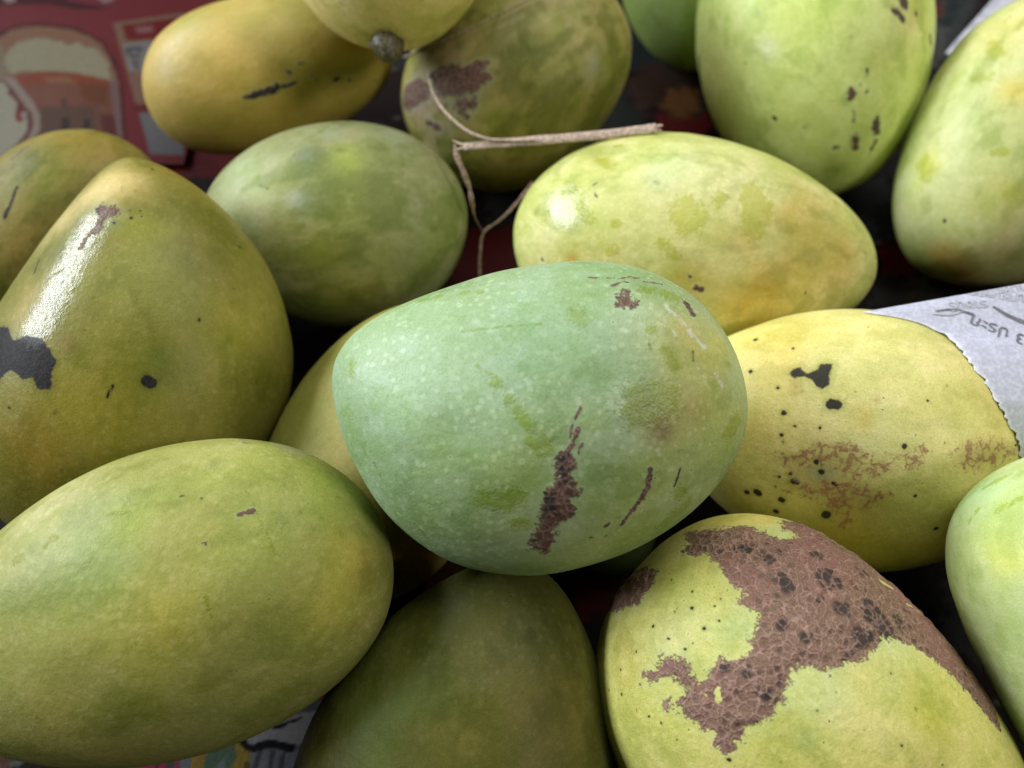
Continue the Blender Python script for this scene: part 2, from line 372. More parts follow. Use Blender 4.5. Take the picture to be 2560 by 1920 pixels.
leaflet = sheet('leaflet', -0.2611, -0.1401, 0.2602, 0.3754, .0024, .00055, (.078, .011, .013), [([(-263.9, 376.8), (-191.0, 376.8), (-190.9, 360.9), (-196.0, 356.9), (-207.5, 356.5), (-222.2, 360.2), (-258.7, 358.9)], (0.0275, 0.0045, 0.0055), 1.2, 0.5), ([(-217.7, 380.3), (-191.7, 380.3), (-190.1, 361.6), (-195.1, 358.9), (-203.7, 360.2), (-213.6, 362.9)], (0.075, 0.0112, 0.015), 1, 0.5), ([(-203.5, 380.3), (-193.3, 376.8), (-191.3, 362.9), (-195.5, 360.9), (-199.5, 364.3)], (0.125, 0.075, 0.075), 1.5, 0.5), ([(-248.3, 376.8), (-241.8, 376.8), (-238.4, 362.3), (-241.2, 360.6), (-244.0, 362.3)], (0.1375, 0.095, 0.09), 1, 0.5), ([(-252.0, 335.2), (-240.1, 341.0), (-234.3, 344.9), (-223.5, 347.2), (-204.5, 343.6), (-191.3, 335.2), (-181.7, 321.3), (-175.7, 305.5), (-160.9, 249.6), (-227.4, 249.6)], (0.0187, 0.003, 0.0035), 2.5, 0.5), ([(-252.3, 336.5), (-239.3, 338.1), (-235.9, 342.3), (-229.7, 344.6), (-223.0, 345.2), (-215.5, 344.3), (-206.0, 342.3), (-197.9, 338.4), (-191.3, 333.3), (-186.3, 326.3), (-181.1, 316.4), (-177.7, 308.5), (-169.1, 275.5), (-162.6, 249.6), (-227.4, 249.6)], (0.105, 0.055, 0.0325), 0.7, 0.5), ([(-234.5, 323.8), (-231.2, 333.3), (-225.3, 336.5), (-217.4, 337.1), (-213.0, 333.9), (-209.6, 334.5), (-206.1, 331.4), (-202.1, 333.3), (-197.0, 330.7), (-190.8, 328.8), (-185.2, 321.3), (-181.5, 310.3), (-183.7, 310.3), (-193.0, 312.7), (-202.3, 314.8), (-213.4, 315.5), (-224.1, 314.5), (-228.2, 313.3)], (0.1375, 0.1225, 0.08), 0.7, 2.2), ([(-250.9, 331.4), (-238.0, 333.3), (-233.4, 326.3), (-233.1, 320.1), (-229.2, 313.9), (-245.2, 311.5)], (0.1, 0.08, 0.05), 1, 2), ([(-225.5, 313.3), (-213.3, 315.2), (-200.0, 314.5), (-182.7, 309.7), (-177.1, 299.5), (-165.0, 249.6), (-203.1, 249.6), (-209.5, 287.9), (-221.7, 305.5)], (0.085, 0.0325, 0.02), 0.8, 0.5), ([(-225.5, 313.3), (-213.3, 315.2), (-200.0, 314.5), (-182.7, 309.7), (-181.3, 304.9), (-196.3, 307.9), (-213.5, 307.3), (-221.9, 306.1)], (0.105, 0.025, 0.0112), 1, 1.5), ([(-212.4, 311.5), (-201.6, 312.1), (-197.1, 307.9), (-209.3, 307.9)], (0.1125, 0.05, 0.0275), 2, 0.5), ([(-195.4, 307.9), (-181.9, 306.1), (-179.7, 293.7), (-190.1, 296.0)], (0.07, 0.0225, 0.0088), 2, 2), ([(-210.1, 293.7), (-184.4, 293.7), (-180.7, 276.6), (-205.8, 276.6)], (0.05, 0.025, 0.0175), 3, 2), ([(-198.2, 286.8), (-194.8, 286.8), (-192.4, 276.6), (-195.8, 276.6)], (0.0175, 0.01, 0.0075), 1, 0.5), ([(-188.3, 286.2), (-185.7, 286.2), (-183.6, 276.6), (-186.1, 276.6)], (0.0175, 0.01, 0.0075), 1, 0.5), ([(-181.7, 289.0), (-173.4, 287.9), (-169.5, 271.0), (-176.9, 271.0)], (0.05, 0.0112, 0.01), 2, 0.5), ([(-201.0, 298.4), (-198.8, 298.4), (-198.1, 293.7), (-199.8, 293.7)], (0.04, 0.0175, 0.0125), 1, 0.5), ([(-182.3, 309.7), (-177.9, 308.5), (-169.1, 275.5), (-171.2, 275.5), (-178.8, 299.5)], (0.085, 0.05, 0.0475), 0.8, 0.5), ([(-245.3, 312.1), (-229.6, 312.1), (-225.3, 310.9), (-220.7, 304.9), (-212.8, 296.0), (-208.5, 289.0), (-205.7, 279.4), (-208.1, 273.8), (-211.3, 265.6), (-227.4, 249.6)], (0.125, 0.1, 0.0825), 0.8, 0.5), ([(-244.8, 310.3), (-230.0, 310.3), (-223.9, 303.7), (-218.0, 296.0), (-212.1, 289.6), (-209.5, 282.8), (-209.9, 274.4), (-212.8, 271.0), (-229.0, 254.8)], (0.06, 0.0138, 0.0125), 0.8, 0.5), ([(-244.4, 308.8), (-229.5, 308.5), (-225.8, 303.7), (-226.4, 301.9), (-220.1, 296.0), (-219.6, 290.8), (-213.3, 286.2), (-211.4, 280.5), (-212.2, 275.5), (-215.1, 268.8), (-229.0, 254.8)], (0.15, 0.14, 0.105), 0.8, 0.5), ([(-214.8, 287.6), (-214.5, 286.0), (-214.8, 284.7), (-215.5, 284.0), (-216.4, 284.0), (-217.4, 284.7), (-218.4, 286.0), (-219.0, 287.6), (-219.2, 289.2), (-219.0, 290.5), (-218.3, 291.3), (-217.4, 291.3), (-216.3, 290.5), (-215.4, 289.2)], (0.0875, 0.0075, 0.0075), 0.7, 0.5), ([(-213.6, 288.2), (-213.5, 287.2), (-213.7, 286.4), (-214.2, 286.0), (-214.9, 286.0), (-215.6, 286.4), (-216.2, 287.2), (-216.6, 288.2), (-216.7, 289.2), (-216.5, 290.0), (-216.0, 290.4), (-215.3, 290.4), (-214.6, 290.0), (-214.0, 289.2)], (0.125, 0.105, 0.095), 0.7, 0.5), ([(-188.5, 347.2), (-156.4, 354.2), (-146.0, 294.3), (-167.0, 294.3)], (0.1, 0.055, 0.0375), 0.7, 0.5), ([(-183.8, 345.6), (-156.0, 351.5), (-153.6, 337.8), (-179.6, 335.2)], (0.075, 0.0055, 0.005), 0.8, 0.5), ([(-177.5, 344.6), (-169.4, 345.2), (-168.6, 341.0), (-175.7, 340.3)], (0.1125, 0.055, 0.05), 1.5, 0.5), ([(-181.1, 333.6), (-153.4, 336.5), (-149.9, 316.4), (-174.7, 315.5)], (0.105, 0.0925, 0.0875), 0.8, 0.5), ([(-178.7, 330.9), (-177.0, 330.9), (-176.4, 328.1), (-178.2, 328.1)], (0.035, 0.0325, 0.035), 1.0, 1.5), ([(-176.2, 331.5), (-174.4, 331.5), (-173.9, 328.7), (-175.6, 328.7)], (0.035, 0.0325, 0.035), 1.0, 1.5), ([(-173.6, 331.8), (-171.3, 331.8), (-170.8, 329.0), (-173.0, 329.0)], (0.035, 0.0325, 0.035), 1.0, 1.5), ([(-176.2, 327.1), (-174.6, 327.1), (-174.0, 324.3), (-175.6, 324.3)], (0.035, 0.0325, 0.035), 1.0, 1.5), ([(-173.6, 327.4), (-171.8, 327.4), (-171.3, 324.6), (-173.0, 324.6)], (0.035, 0.0325, 0.035), 1.0, 1.5), ([(-174.3, 322.1), (-172.7, 322.1), (-172.2, 319.3), (-173.8, 319.3)], (0.035, 0.0325, 0.035), 1.0, 1.5), ([(-172.1, 322.4), (-170.8, 322.4), (-170.3, 319.6), (-171.6, 319.6)], (0.035, 0.0325, 0.035), 1.0, 1.5), ([(-178.3, 328.6), (-176.5, 328.6), (-176.0, 325.9), (-177.7, 325.9)], (0.035, 0.0325, 0.035), 1.0, 1.5), ([(-172.5, 319.6), (-170.7, 319.6), (-170.2, 316.9), (-171.9, 316.9)], (0.035, 0.0325, 0.035), 1.0, 1.5), ([(-169.1, 294.3), (-146.3, 296.0), (-145.2, 289.6), (-164.8, 289.6)], (0.065, 0.0075, 0.0075), 0.8, 0.5), ([(-164.8, 289.6), (-145.4, 290.8), (-141.0, 265.6), (-155.1, 265.6)], (0.075, 0.07, 0.0725), 0.9, 0.5)], PRINT, .0004, 9)
tag(leaflet, 'dark red advertising leaflet with a picture of a stacked food pack, far left', 'leaflet')

comic = sheet('comic_page', -0.1325, -0.0592, 0.0171, 0.0427, .0026, .0006, (.05, .047, .05), [([(-137.4, 40.0), (-106.7, 40.0), (-102.3, 14.6), (-131.5, 14.6)], (0.1344, 0.016, 0.032), 0.35, 0.3), ([(-109.0, 34.7), (-108.6, 34.7), (-104.6, 14.6), (-105.3, 14.6)], (0.0256, 0.0032, 0.0064), 0.35, 0.3), ([(-106.7, 40.0), (-104.4, 40.0), (-100.2, 14.6), (-102.3, 14.6)], (0.032, 0.032, 0.0288), 0.35, 0.3), ([(-104.4, 40.0), (-101.9, 40.0), (-97.8, 14.6), (-100.0, 14.6)], (0.1152, 0.0288, 0.0384), 0.35, 0.3), ([(-101.9, 40.0), (-98.3, 40.0), (-95.6, 14.6), (-98.3, 14.6)], (0.0704, 0.0768, 0.0896), 0.35, 0.3), ([(-98.3, 40.0), (-80.7, 40.0), (-77.2, 14.6), (-95.9, 14.6)], (0.1344, 0.0896, 0.016), 0.35, 0.3), ([(-84.8, 32.2), (-84.2, 28.1), (-83.2, 26.5), (-84.7, 24.0), (-83.6, 14.6), (-92.9, 14.6), (-92.7, 26.5), (-91.0, 29.1), (-88.7, 32.2)], (0.0416, 0.064, 0.0384), 0.5, 0.8), ([(-89.9, 29.6), (-88.4, 30.1), (-89.2, 28.1), (-90.7, 27.5)], (0.0096, 0.016, 0.0096), 0.35, 0.3), ([(-88.9, 24.5), (-86.3, 27.0), (-86.5, 24.8), (-86.9, 17.1), (-88.5, 17.1)], (0.0768, 0.096, 0.0768), 0.5, 0.8), ([(-80.5, 25.0), (-78.8, 24.8), (-78.3, 17.1), (-79.9, 17.1)], (0.048, 0.0384, 0.0128), 0.35, 0.3), ([(-79.3, 28.1), (-60.7, 28.1), (-59.2, 14.6), (-77.4, 14.6)], (0.0832, 0.0832, 0.0928), 0.35, 0.3), ([(-77.1, 28.1), (-75.5, 28.1), (-77.3, 19.5), (-78.3, 23.0)], (0.032, 0.032, 0.032), 0.5, 0.3), ([(-73.3, 28.1), (-71.6, 28.1), (-72.2, 19.5), (-73.8, 19.5)], (0.032, 0.0352, 0.032), 0.5, 0.3), ([(-69.9, 27.0), (-68.3, 28.1), (-69.1, 20.5), (-70.8, 19.5)], (0.0288, 0.032, 0.032), 0.5, 0.3), ([(-81.9, 32.7), (-78.0, 34.7), (-75.0, 37.4), (-56.3, 40.0), (-58.1, 30.1), (-67.7, 29.6), (-72.0, 30.9), (-76.1, 30.6), (-78.9, 29.1), (-80.9, 30.1)], (0.1344, 0.1248, 0.1216), 0.35, 0.3), ([(-83.3, 31.4), (-81.5, 32.2), (-80.5, 30.6), (-78.7, 29.6), (-76.4, 30.9), (-72.8, 31.3), (-69.2, 30.4), (-65.8, 29.8), (-66.1, 27.5), (-68.8, 27.7), (-71.1, 28.7), (-74.5, 28.9), (-78.1, 27.5), (-80.7, 28.3), (-82.5, 29.6)], (0.0032, 0.0032, 0.0032), 0.35, 0.3), ([(-74.2, 35.0), (-67.2, 37.1), (-64.5, 37.9), (-66.0, 36.3), (-68.7, 35.8), (-69.7, 34.5), (-72.9, 34.2)], (0.0038, 0.0038, 0.0038), 0.35, 0.3)], PRINT, .0004, 12)
tag(comic, 'scrap of coloured comic page with thick black line, under bottom left mango', 'paper')

# ------------------------------------------------------------------ mangoes
# each: dims (length, width, thickness, egg, waist, bend, twist of bend, one-sided egg), 4x4 placement,
# base colour, skin settings, marks in the fruit's own millimetres
MANGOES = {
    'hero': ((0.10257, 0.07665, 0.06285, 0.03755, -0.01474, 0.14563, -0.10832, 0.14046),
        [[0.998723, -0.007407, 0.049978, 0.006852], [0.029996, 0.882923, -0.468558, 0.096215], [-0.040656, 0.469459, 0.882018, 0.0925], [0, 0, 0, 1]],
        (0.315, 0.435, 0.225), {'pale': 0.62, 'speck': 0.45, 'mot': 0.6, 'rough': 0.46, 'res': 1.5, 'cork': 0.62, 'spec': 0.3}, [
            ('L', 'gloss', [(16.8, 4.7, 30.0), (24.2, 3.7, 28.2)], 4.14),
            ('P', 'scar', [(2.3, -6.3, 31.0), (4.8, -6.6, 30.9), (5.4, -8.7, 30.4), (4.5, -10.2, 30.1), (5.1, -12.9, 29.4), (6.6, -14.9, 28.6), (5.7, -16.1, 28.2), (4.2, -16.4, 28.2), (5.4, -18.8, 27.0), (4.5, -21.8, 25.5), (2.6, -22.7, 25.2), (1.1, -24.0, 24.4), (1.7, -25.4, 23.4), (0.8, -27.7, 21.6), (0.2, -29.6, 19.9), (-2.3, -29.3, 20.4), (-4.2, -29.1, 20.6), (-3.9, -26.4, 22.8), (-2.9, -23.8, 24.7), (-2.6, -21.2, 26.2), (-2.6, -18.8, 27.4), (-1.7, -16.3, 28.5), (-0.8, -14.2, 29.2), (0.8, -11.5, 30.0), (1.1, -8.8, 30.6)]),
            ('L', 'scar', [(6.3, 3.6, 31.2), (5.1, 1.0, 31.4)], 0.32),
            ('L', 'scar', [(4.5, 0.0, 31.4), (3.9, -2.8, 31.3)], 0.36),
            ('L', 'scar', [(5.7, -0.9, 31.3), (4.5, -4.1, 31.2), (3.2, -6.6, 30.9)], 0.5),
            ('L', 'scar', [(6.6, -4.3, 31.0), (5.7, -6.5, 30.8)], 0.32),
            ('L', 'scar', [(22.3, -10.4, 26.6), (22.0, -14.3, 25.2), (20.6, -17.0, 24.3), (18.6, -19.8, 23.4), (16.8, -22.7, 22.1)], 0.61),
            ('L', 'scar', [(12.7, -23.4, 22.9), (13.6, -22.8, 23.1)], 0.48),
            ('L', 'scar', [(9.7, -25.9, 21.7), (10.0, -26.1, 21.5)], 0.38),
            ('L', 'scar', [(13.3, -25.8, 20.7), (13.3, -25.8, 20.7)], 0.3),
            ('P', 'scar', [(17.7, 30.1, 19.2), (19.4, 29.9, 19.0), (19.4, 28.2, 20.5), (20.3, 26.1, 22.0), (18.9, 25.1, 23.0), (17.4, 25.7, 22.9), (15.1, 26.1, 22.9), (16.3, 27.7, 21.6)]),
            ('L', 'scar', [(10.3, 33.3, 16.5), (12.7, 33.1, 16.6)], 0.3),
            ('L', 'scar', [(14.5, 33.0, 16.5), (16.3, 33.2, 16.0)], 0.3),
            ('L', 'scar', [(17.4, 32.9, 16.1), (20.6, 33.6, 14.3)], 0.3),
            ('L', 'scar', [(21.2, 33.2, 14.7), (26.1, 33.8, 11.3)], 0.3),
            ('L', 'scar', [(15.4, 31.1, 18.6), (18.6, 32.2, 16.7), (20.0, 31.9, 16.7)], 0.34),
            ('L', 'scar', [(23.4, 32.4, 14.9), (28.4, 32.0, 12.7)], 0.3),
            ('L', 'scar', [(33.1, 27.4, 15.0), (34.5, 24.7, 16.5)], 0.85),
            ('L', 'dark', [(0.2, -15.4, 28.8), (-0.5, -20.2, 26.7)], 1.01),
            ('L', 'dark', [(2.9, -7.2, 30.8), (2.6, -12.4, 29.7)], 1.19),
            ('L', 'rot', [(22.3, 17.3, 26.2), (22.5, 15.9, 26.6)], 0.3),
            ('L', 'rot', [(32.9, 15.8, 22.6), (32.7, 13.5, 23.5)], 0.3),
            ('L', 'rot', [(29.7, -10.4, 23.5), (28.7, -14.6, 22.0)], 0.3),
            ('L', 'rot', [(-24.5, 31.0, 7.8), (-24.2, 31.0, 8.2)], 0.3),
            ('P', 'rub', [(16.3, 7.7, 29.8), (22.5, 9.7, 28.1), (28.4, 8.3, 26.4), (29.0, 2.9, 26.4), (24.7, -0.0, 27.9), (17.7, -0.7, 29.8), (15.7, 3.2, 30.2)]),
            ('L', 'rub', [(-16.0, 13.0, 27.2), (-13.3, 11.1, 28.4)], 0.42),
            ('L', 'rub', [(-12.1, 9.6, 29.0), (-10.9, 7.9, 29.6)], 1.01),
            ('L', 'rub', [(-9.4, 5.4, 30.3), (-7.2, 3.2, 30.8), (-5.4, 0.4, 31.1)], 1.37),
            ('L', 'rub', [(-20.3, 20.6, 22.3), (-12.4, 21.4, 24.1), (-1.4, 21.9, 25.6)], 0.3),
            ('L', 'rub', [(6.6, 24.0, 24.8), (6.9, 22.8, 25.6)], 1.7),
            ('L', 'rub', [(-3.9, -4.1, 31.1), (-1.7, -4.4, 31.2)], 2.18),
            ('L', 'rub', [(-14.8, -16.8, 26.8), (-10.3, -17.1, 27.4), (-7.5, -16.3, 28.1)], 2.41),
            ('L', 'rub', [(-7.5, -22.3, 25.3), (-5.1, -22.5, 25.4)], 1.59),
            ('L', 'rub', [(-39.6, -9.1, 16.7), (-38.4, -12.0, 16.4)], 0.44),
            ('L', 'rub', [(22.8, 30.3, 17.6), (31.2, 28.5, 15.2)], 1.47),
            ('L', 'rub', [(26.9, 15.2, 25.5), (27.7, 12.1, 26.0)], 1.6),
            ('L', 'rub', [(-19.4, 30.1, 13.2), (-14.8, 30.2, 15.3)], 0.79),
            ('L', 'rub', [(45.3, -0.2, 14.8), (42.6, -2.6, 17.2)], 2.25),
            ('L', 'rub', [(29.7, -15.7, 20.7), (31.0, -16.4, 19.5)], 1.55),
            ('L', 'rub', [(-45.1, 13.4, 12.5), (-45.0, 11.9, 13.3)], 1.48),
            ('L', 'rub', [(-28.4, 29.1, 8.9), (-24.5, 29.8, 10.6)], 1.11),
            ('L', 'rub', [(-30.5, -23.4, 15.1), (-27.7, -26.7, 13.9)], 0.44),
            ('L', 'rub', [(22.8, 20.7, 24.6), (23.4, 20.3, 24.6)], 1.04),
            ('L', 'rub', [(27.9, -24.0, 14.6), (32.9, -19.4, 15.5)], 1.99),
            ('L', 'chalk', [(25.6, 22.0, 23.0), (28.4, 20.0, 22.9), (30.5, 18.5, 22.7)], 0.3),
            ('L', 'chalk', [(27.9, 25.9, 19.5), (30.2, 24.0, 19.8), (33.8, 19.0, 20.7), (35.9, 17.2, 20.3)], 0.78),
            ('L', 'chalk', [(32.9, 10.0, 24.1), (38.8, 10.6, 20.3)], 0.3),
            ('L', 'chalk', [(38.6, 10.2, 20.6), (40.0, 7.8, 19.9)], 0.78),
            ('L', 'chalk', [(33.6, 12.8, 23.1), (33.6, 7.9, 24.0)], 0.3),
            ('T', (36.5, 17.1, 19.8), 11.7, (0.58, 0.56, 0.17), 1.0),
            ('T', (31.7, 20.5, 21.1), 3.4, (0.56, 0.45, 0.14), 0.6),
            ('T', (37.2, 2.5, 22.1), 13.5, (0.42, 0.43, 0.11), 0.95),
            ('T', (29.2, -12.8, 22.7), 11.0, (0.42, 0.47, 0.16), 0.7),
            ('T', (27.4, -0.4, 26.9), 7.0, (0.4, 0.36, 0.12), 0.55),
            ('T', (24.7, -1.7, 27.7), 3.5, (0.2, 0.13, 0.05), 0.95),
            ('T', (20.3, 3.9, 29.2), 5.1, (0.24, 0.28, 0.06), 0.75),
            ('T', (32.7, 2.7, 24.7), 3.8, (0.38, 0.26, 0.08), 0.6),
            ('T', (-5.7, -20.3, 26.5), 19.6, (0.4, 0.5, 0.19), 0.8),
            ('T', (-28.7, 8.0, 24.6), 14.0, (0.39, 0.54, 0.32), 0.8),
            ('T', (42.1, -5.0, 16.9), 12.9, (0.38, 0.44, 0.14), 0.8),
            ('T', (-0.8, 17.1, 28.1), 13.9, (0.3, 0.44, 0.26), 0.8),
            ('T', (18.9, -23.8, 20.3), 16.9, (0.44, 0.5, 0.18), 0.85),
            ('T', (-38.7, 26.3, -1.1), 10.6, (0.4, 0.54, 0.27), 0.6),
        ], 'mint green mango with long dark brown cracked scar, on top of heap in the centre'),
    'front_left': ((0.12075, 0.07586, 0.06524, 0.11777, -0.00064, -0.03595, -0.00053, 0.03005),
        [[0.961074, -0.276291, 0.0, -0.08965], [0.243951, 0.848578, -0.469472, 0.056331], [0.129711, 0.451197, 0.882948, 0.067], [0, 0, 0, 1]],
        (0.295, 0.297, 0.075), {'pale': 0.34, 'speck': 0.35, 'mot': 0.65, 'rough': 0.46, 'res': 1.0, 'spec': 0.22}, [
            ('L', 'rot', [(22.2, 25.1, 23.3), (22.6, 25.1, 23.2)], 0.38),
            ('L', 'rot', [(26.5, 23.3, 23.5), (26.5, 23.3, 23.5)], 0.38),
            ('L', 'scar', [(34.1, 17.5, 24.5), (35.6, 17.6, 23.8), (37.0, 17.4, 23.2)], 0.57),
            ('L', 'scar', [(25.9, 14.0, 28.6), (26.9, 13.6, 28.5)], 0.3),
            ('L', 'rub', [(35.9, 22.1, 20.7), (37.9, 16.3, 23.4), (39.0, 11.8, 24.8), (39.8, 7.0, 25.7)], 0.3),
            ('L', 'rub', [(24.2, 2.8, 31.2), (24.6, -2.0, 31.2)], 0.46),
            ('L', 'rot', [(-20.5, -13.4, 27.3), (-20.2, -13.5, 27.3)], 0.37),
            ('L', 'rot', [(-13.9, 26.4, 20.6), (-13.9, 26.4, 20.6)], 0.3),
            ('L', 'rot', [(43.3, 19.3, 18.1), (43.3, 19.3, 18.1)], 0.3),
            ('L', 'rot', [(46.2, 14.1, 19.3), (46.2, 13.9, 19.4)], 0.3),
            ('L', 'rot', [(48.2, 9.4, 19.8), (48.2, 9.4, 19.8)], 0.3),
            ('L', 'rot', [(5.6, 29.4, 21.1), (5.6, 29.4, 21.1)], 0.3),
            ('L', 'rot', [(9.6, 26.1, 24.0), (9.6, 26.1, 24.0)], 0.3),
            ('L', 'rot', [(26.2, 34.3, 9.7), (26.2, 34.3, 9.7)], 0.31),
            ('L', 'rot', [(53.3, 14.3, 11.0), (53.5, 14.2, 10.8)], 0.3),
            ('L', 'rub', [(-9.2, 23.2, 24.4), (-7.1, 23.9, 24.3)], 0.76),
            ('L', 'rub', [(-17.8, 21.5, 23.5), (-16.0, 21.8, 23.8)], 0.86),
            ('L', 'rub', [(5.6, 25.7, 24.4), (10.7, 24.9, 24.9)], 0.43),
            ('L', 'scar', [(33.5, 33.2, 5.1), (35.0, 32.7, 4.5)], 0.42),
            ('L', 'rub', [(33.2, -24.9, 19.4), (33.2, -25.1, 19.2)], 0.39),
            ('T', (11.8, 3.1, 32.6), 15.0, (0.436, 0.396, 0.067), 0.85),
            ('T', (2.4, 17.9, 28.9), 13.9, (0.307, 0.366, 0.127), 0.85),
            ('T', (-10.7, 31.7, 15.3), 12.4, (0.465, 0.446, 0.185), 0.85),
            ('T', (32.3, 29.7, 14.6), 10.0, (0.436, 0.436, 0.143), 0.7),
            ('T', (43.3, 28.5, 0.2), 4.8, (0.218, 0.218, 0.143), 0.8),
            ('T', (29.1, 30.6, 15.0), 2.0, (0.238, 0.257, 0.076), 0.7),
            ('T', (-3.5, -21.1, 26.8), 3.3, (0.198, 0.198, 0.051), 0.7),
            ('T', (36.2, 12.4, 25.9), 11.8, (0.307, 0.356, 0.067), 0.8),
            ('T', (49.3, -5.0, 20.2), 12.1, (0.416, 0.356, 0.059), 0.8),
            ('T', (51.1, 13.8, 14.6), 10.0, (0.257, 0.317, 0.051), 0.8),
            ('T', (55.7, -5.9, 13.3), 5.0, (0.257, 0.198, 0.042), 0.6),
            ('T', (4.2, -17.9, 29.0), 4.6, (0.257, 0.257, 0.042), 0.6),
            ('T', (-17.4, -18.9, 25.7), 14.2, (0.416, 0.376, 0.084), 0.7),
            ('T', (12.1, 24.6, 25.1), 6.2, (0.356, 0.396, 0.051), 0.6),
            ('T', (49.5, -16.8, 14.8), 3.0, (0.238, 0.198, 0.042), 0.5),
        ], 'big plain olive green mango at lower left corner of the heap'),
    'left': ((0.12461, 0.09028, 0.07764, -0.19903, -0.07396, 0.17405, 0.0981, -0.17735),
        [[0.167346, -0.985898, 0.0, -0.115025], [0.870496, 0.147758, -0.469472, 0.136354], [0.462851, 0.078564, 0.882948, 0.051], [0, 0, 0, 1]],
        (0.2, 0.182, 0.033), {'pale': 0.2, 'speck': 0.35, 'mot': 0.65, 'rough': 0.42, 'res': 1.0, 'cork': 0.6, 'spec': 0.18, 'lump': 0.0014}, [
            ('L', 'gloss', [(36.4, 9.9, 25.8), (25.7, 11.5, 30.2), (15.1, 12.9, 33.6), (6.2, 15.3, 35.2)], 5.19),
            ('P', 'rot', [(3.6, 34.2, 24.1), (4.3, 25.4, 31.0), (0.9, 22.0, 33.7), (3.2, 17.5, 35.1), (2.8, 12.7, 36.7), (0.2, 9.6, 37.9), (-2.1, 7.1, 38.6), (-5.4, 7.6, 38.9), (-9.9, 7.0, 39.2), (-10.7, 10.8, 38.7), (-7.3, 12.9, 38.1), (-8.8, 15.5, 37.5), (-6.9, 20.0, 35.8), (-12.1, 25.8, 33.6)]),
            ('L', 'rot', [(-3.6, -16.8, 36.3), (-3.9, -17.9, 35.9)], 1.57),
            ('L', 'rot', [(-6.2, -8.9, 38.5), (-7.7, -8.5, 38.6), (-9.5, -8.1, 38.6)], 0.47),
            ('L', 'rot', [(15.1, -25.4, 29.1), (15.1, -25.4, 29.1)], 0.65),
            ('L', 'rot', [(40.5, -0.0, 25.0), (40.5, -0.3, 25.0)], 0.49),
            ('L', 'rot', [(43.1, -1.4, 23.3), (43.1, -1.7, 23.3)], 0.39),
            ('L', 'rot', [(38.2, 4.0, 26.1), (38.2, 4.0, 26.1)], 0.55),
            ('L', 'rot', [(57.9, 2.8, 10.2), (57.9, 2.7, 10.2)], 0.52),
            ('L', 'rot', [(-27.4, 2.6, 37.5), (-27.4, 2.2, 37.5)], 0.57),
            ('L', 'rot', [(-16.2, 5.0, 39.2), (-15.8, 4.6, 39.3)], 0.52),
            ('L', 'rot', [(-16.9, 18.8, 36.7), (-16.9, 18.4, 36.8)], 0.47),
            ('L', 'rot', [(-27.7, 4.8, 37.4), (-27.7, 4.8, 37.4)], 0.42),
            ('L', 'rot', [(-22.2, 8.6, 38.3), (-22.2, 8.6, 38.3)], 0.42),
            ('L', 'rot', [(49.3, 2.8, 19.2), (49.3, 2.6, 19.2)], 0.34),
            ('L', 'rot', [(25.7, -30.4, 20.0), (25.7, -30.6, 19.8)], 0.34),
            ('L', 'rot', [(20.8, -29.5, 23.8), (20.8, -29.5, 23.8)], 0.33),
            ('L', 'rot', [(38.8, -27.0, 10.7), (38.8, -27.1, 10.5)], 0.46),
            ('L', 'rot', [(41.4, -2.6, 24.3), (41.7, -2.7, 24.1)], 0.33),
            ('L', 'rot', [(7.3, 1.6, 37.6), (7.3, 1.2, 37.6)], 0.31),
            ('L', 'rot', [(42.8, 1.2, 23.6), (42.8, 1.2, 23.6)], 0.33),
            ('P', 'scar', [(42.0, 11.5, 22.3), (43.3, 8.5, 22.4), (42.2, 3.8, 23.8), (40.5, 3.8, 24.8), (39.4, 7.6, 24.8), (39.7, 10.2, 24.0)]),
            ('L', 'scar', [(39.1, 7.8, 25.0), (34.6, 8.4, 27.1)], 1.21),
            ('L', 'scar', [(33.9, 9.4, 27.2), (29.7, 10.7, 28.7)], 0.71),
            ('L', 'rot', [(28.4, 23.1, 22.9), (25.4, 24.7, 23.1), (20.1, 23.9, 26.2)], 0.3),
            ('L', 'rub', [(18.0, 18.1, 30.5), (22.9, 13.5, 30.6)], 0.32),
            ('L', 'dark', [(41.4, 11.0, 22.8), (40.0, 10.0, 23.9)], 0.88),
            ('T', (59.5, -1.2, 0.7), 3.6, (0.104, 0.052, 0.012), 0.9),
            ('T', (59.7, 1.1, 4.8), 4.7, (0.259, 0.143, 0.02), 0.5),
            ('T', (2.4, 5.2, 38.2), 2.9, (0.181, 0.117, 0.032), 0.8),
            ('T', (41.7, 6.2, 23.9), 2.2, (0.22, 0.071, 0.012), 0.8),
            ('T', (50.9, 13.8, 15.8), 9.7, (0.6, 0.47, 0.17), 0.95),
            ('T', (37.9, 22.5, 17.9), 7.9, (0.5, 0.4, 0.15), 0.9),
            ('T', (55.9, -8.9, -0.7), 10.9, (0.324, 0.259, 0.041), 0.8),
            ('T', (38.2, -4.7, 25.9), 7.1, (0.272, 0.272, 0.032), 0.7),
            ('T', (20.8, -18.0, 30.8), 13.9, (0.233, 0.24, 0.045), 0.8),
            ('T', (23.6, -4.7, 32.8), 10.6, (0.259, 0.266, 0.057), 0.6),
            ('T', (-13.6, -6.1, 38.8), 15.5, (0.272, 0.233, 0.032), 0.8),
            ('T', (1.7, -19.1, 35.0), 8.9, (0.181, 0.201, 0.024), 0.7),
            ('T', (13.2, -35.2, 21.5), 13.9, (0.259, 0.24, 0.032), 0.7),
            ('T', (-27.4, 12.7, 36.8), 13.1, (0.246, 0.162, 0.02), 0.7),
            ('T', (37.9, 3.9, 26.2), 3.3, (0.168, 0.22, 0.057), 0.5),
            ('T', (12.9, 21.6, 30.6), 8.0, (0.356, 0.259, 0.049), 0.6),
        ], 'pear shaped yellow green mango with black rotten patch and bright streak of shine'),
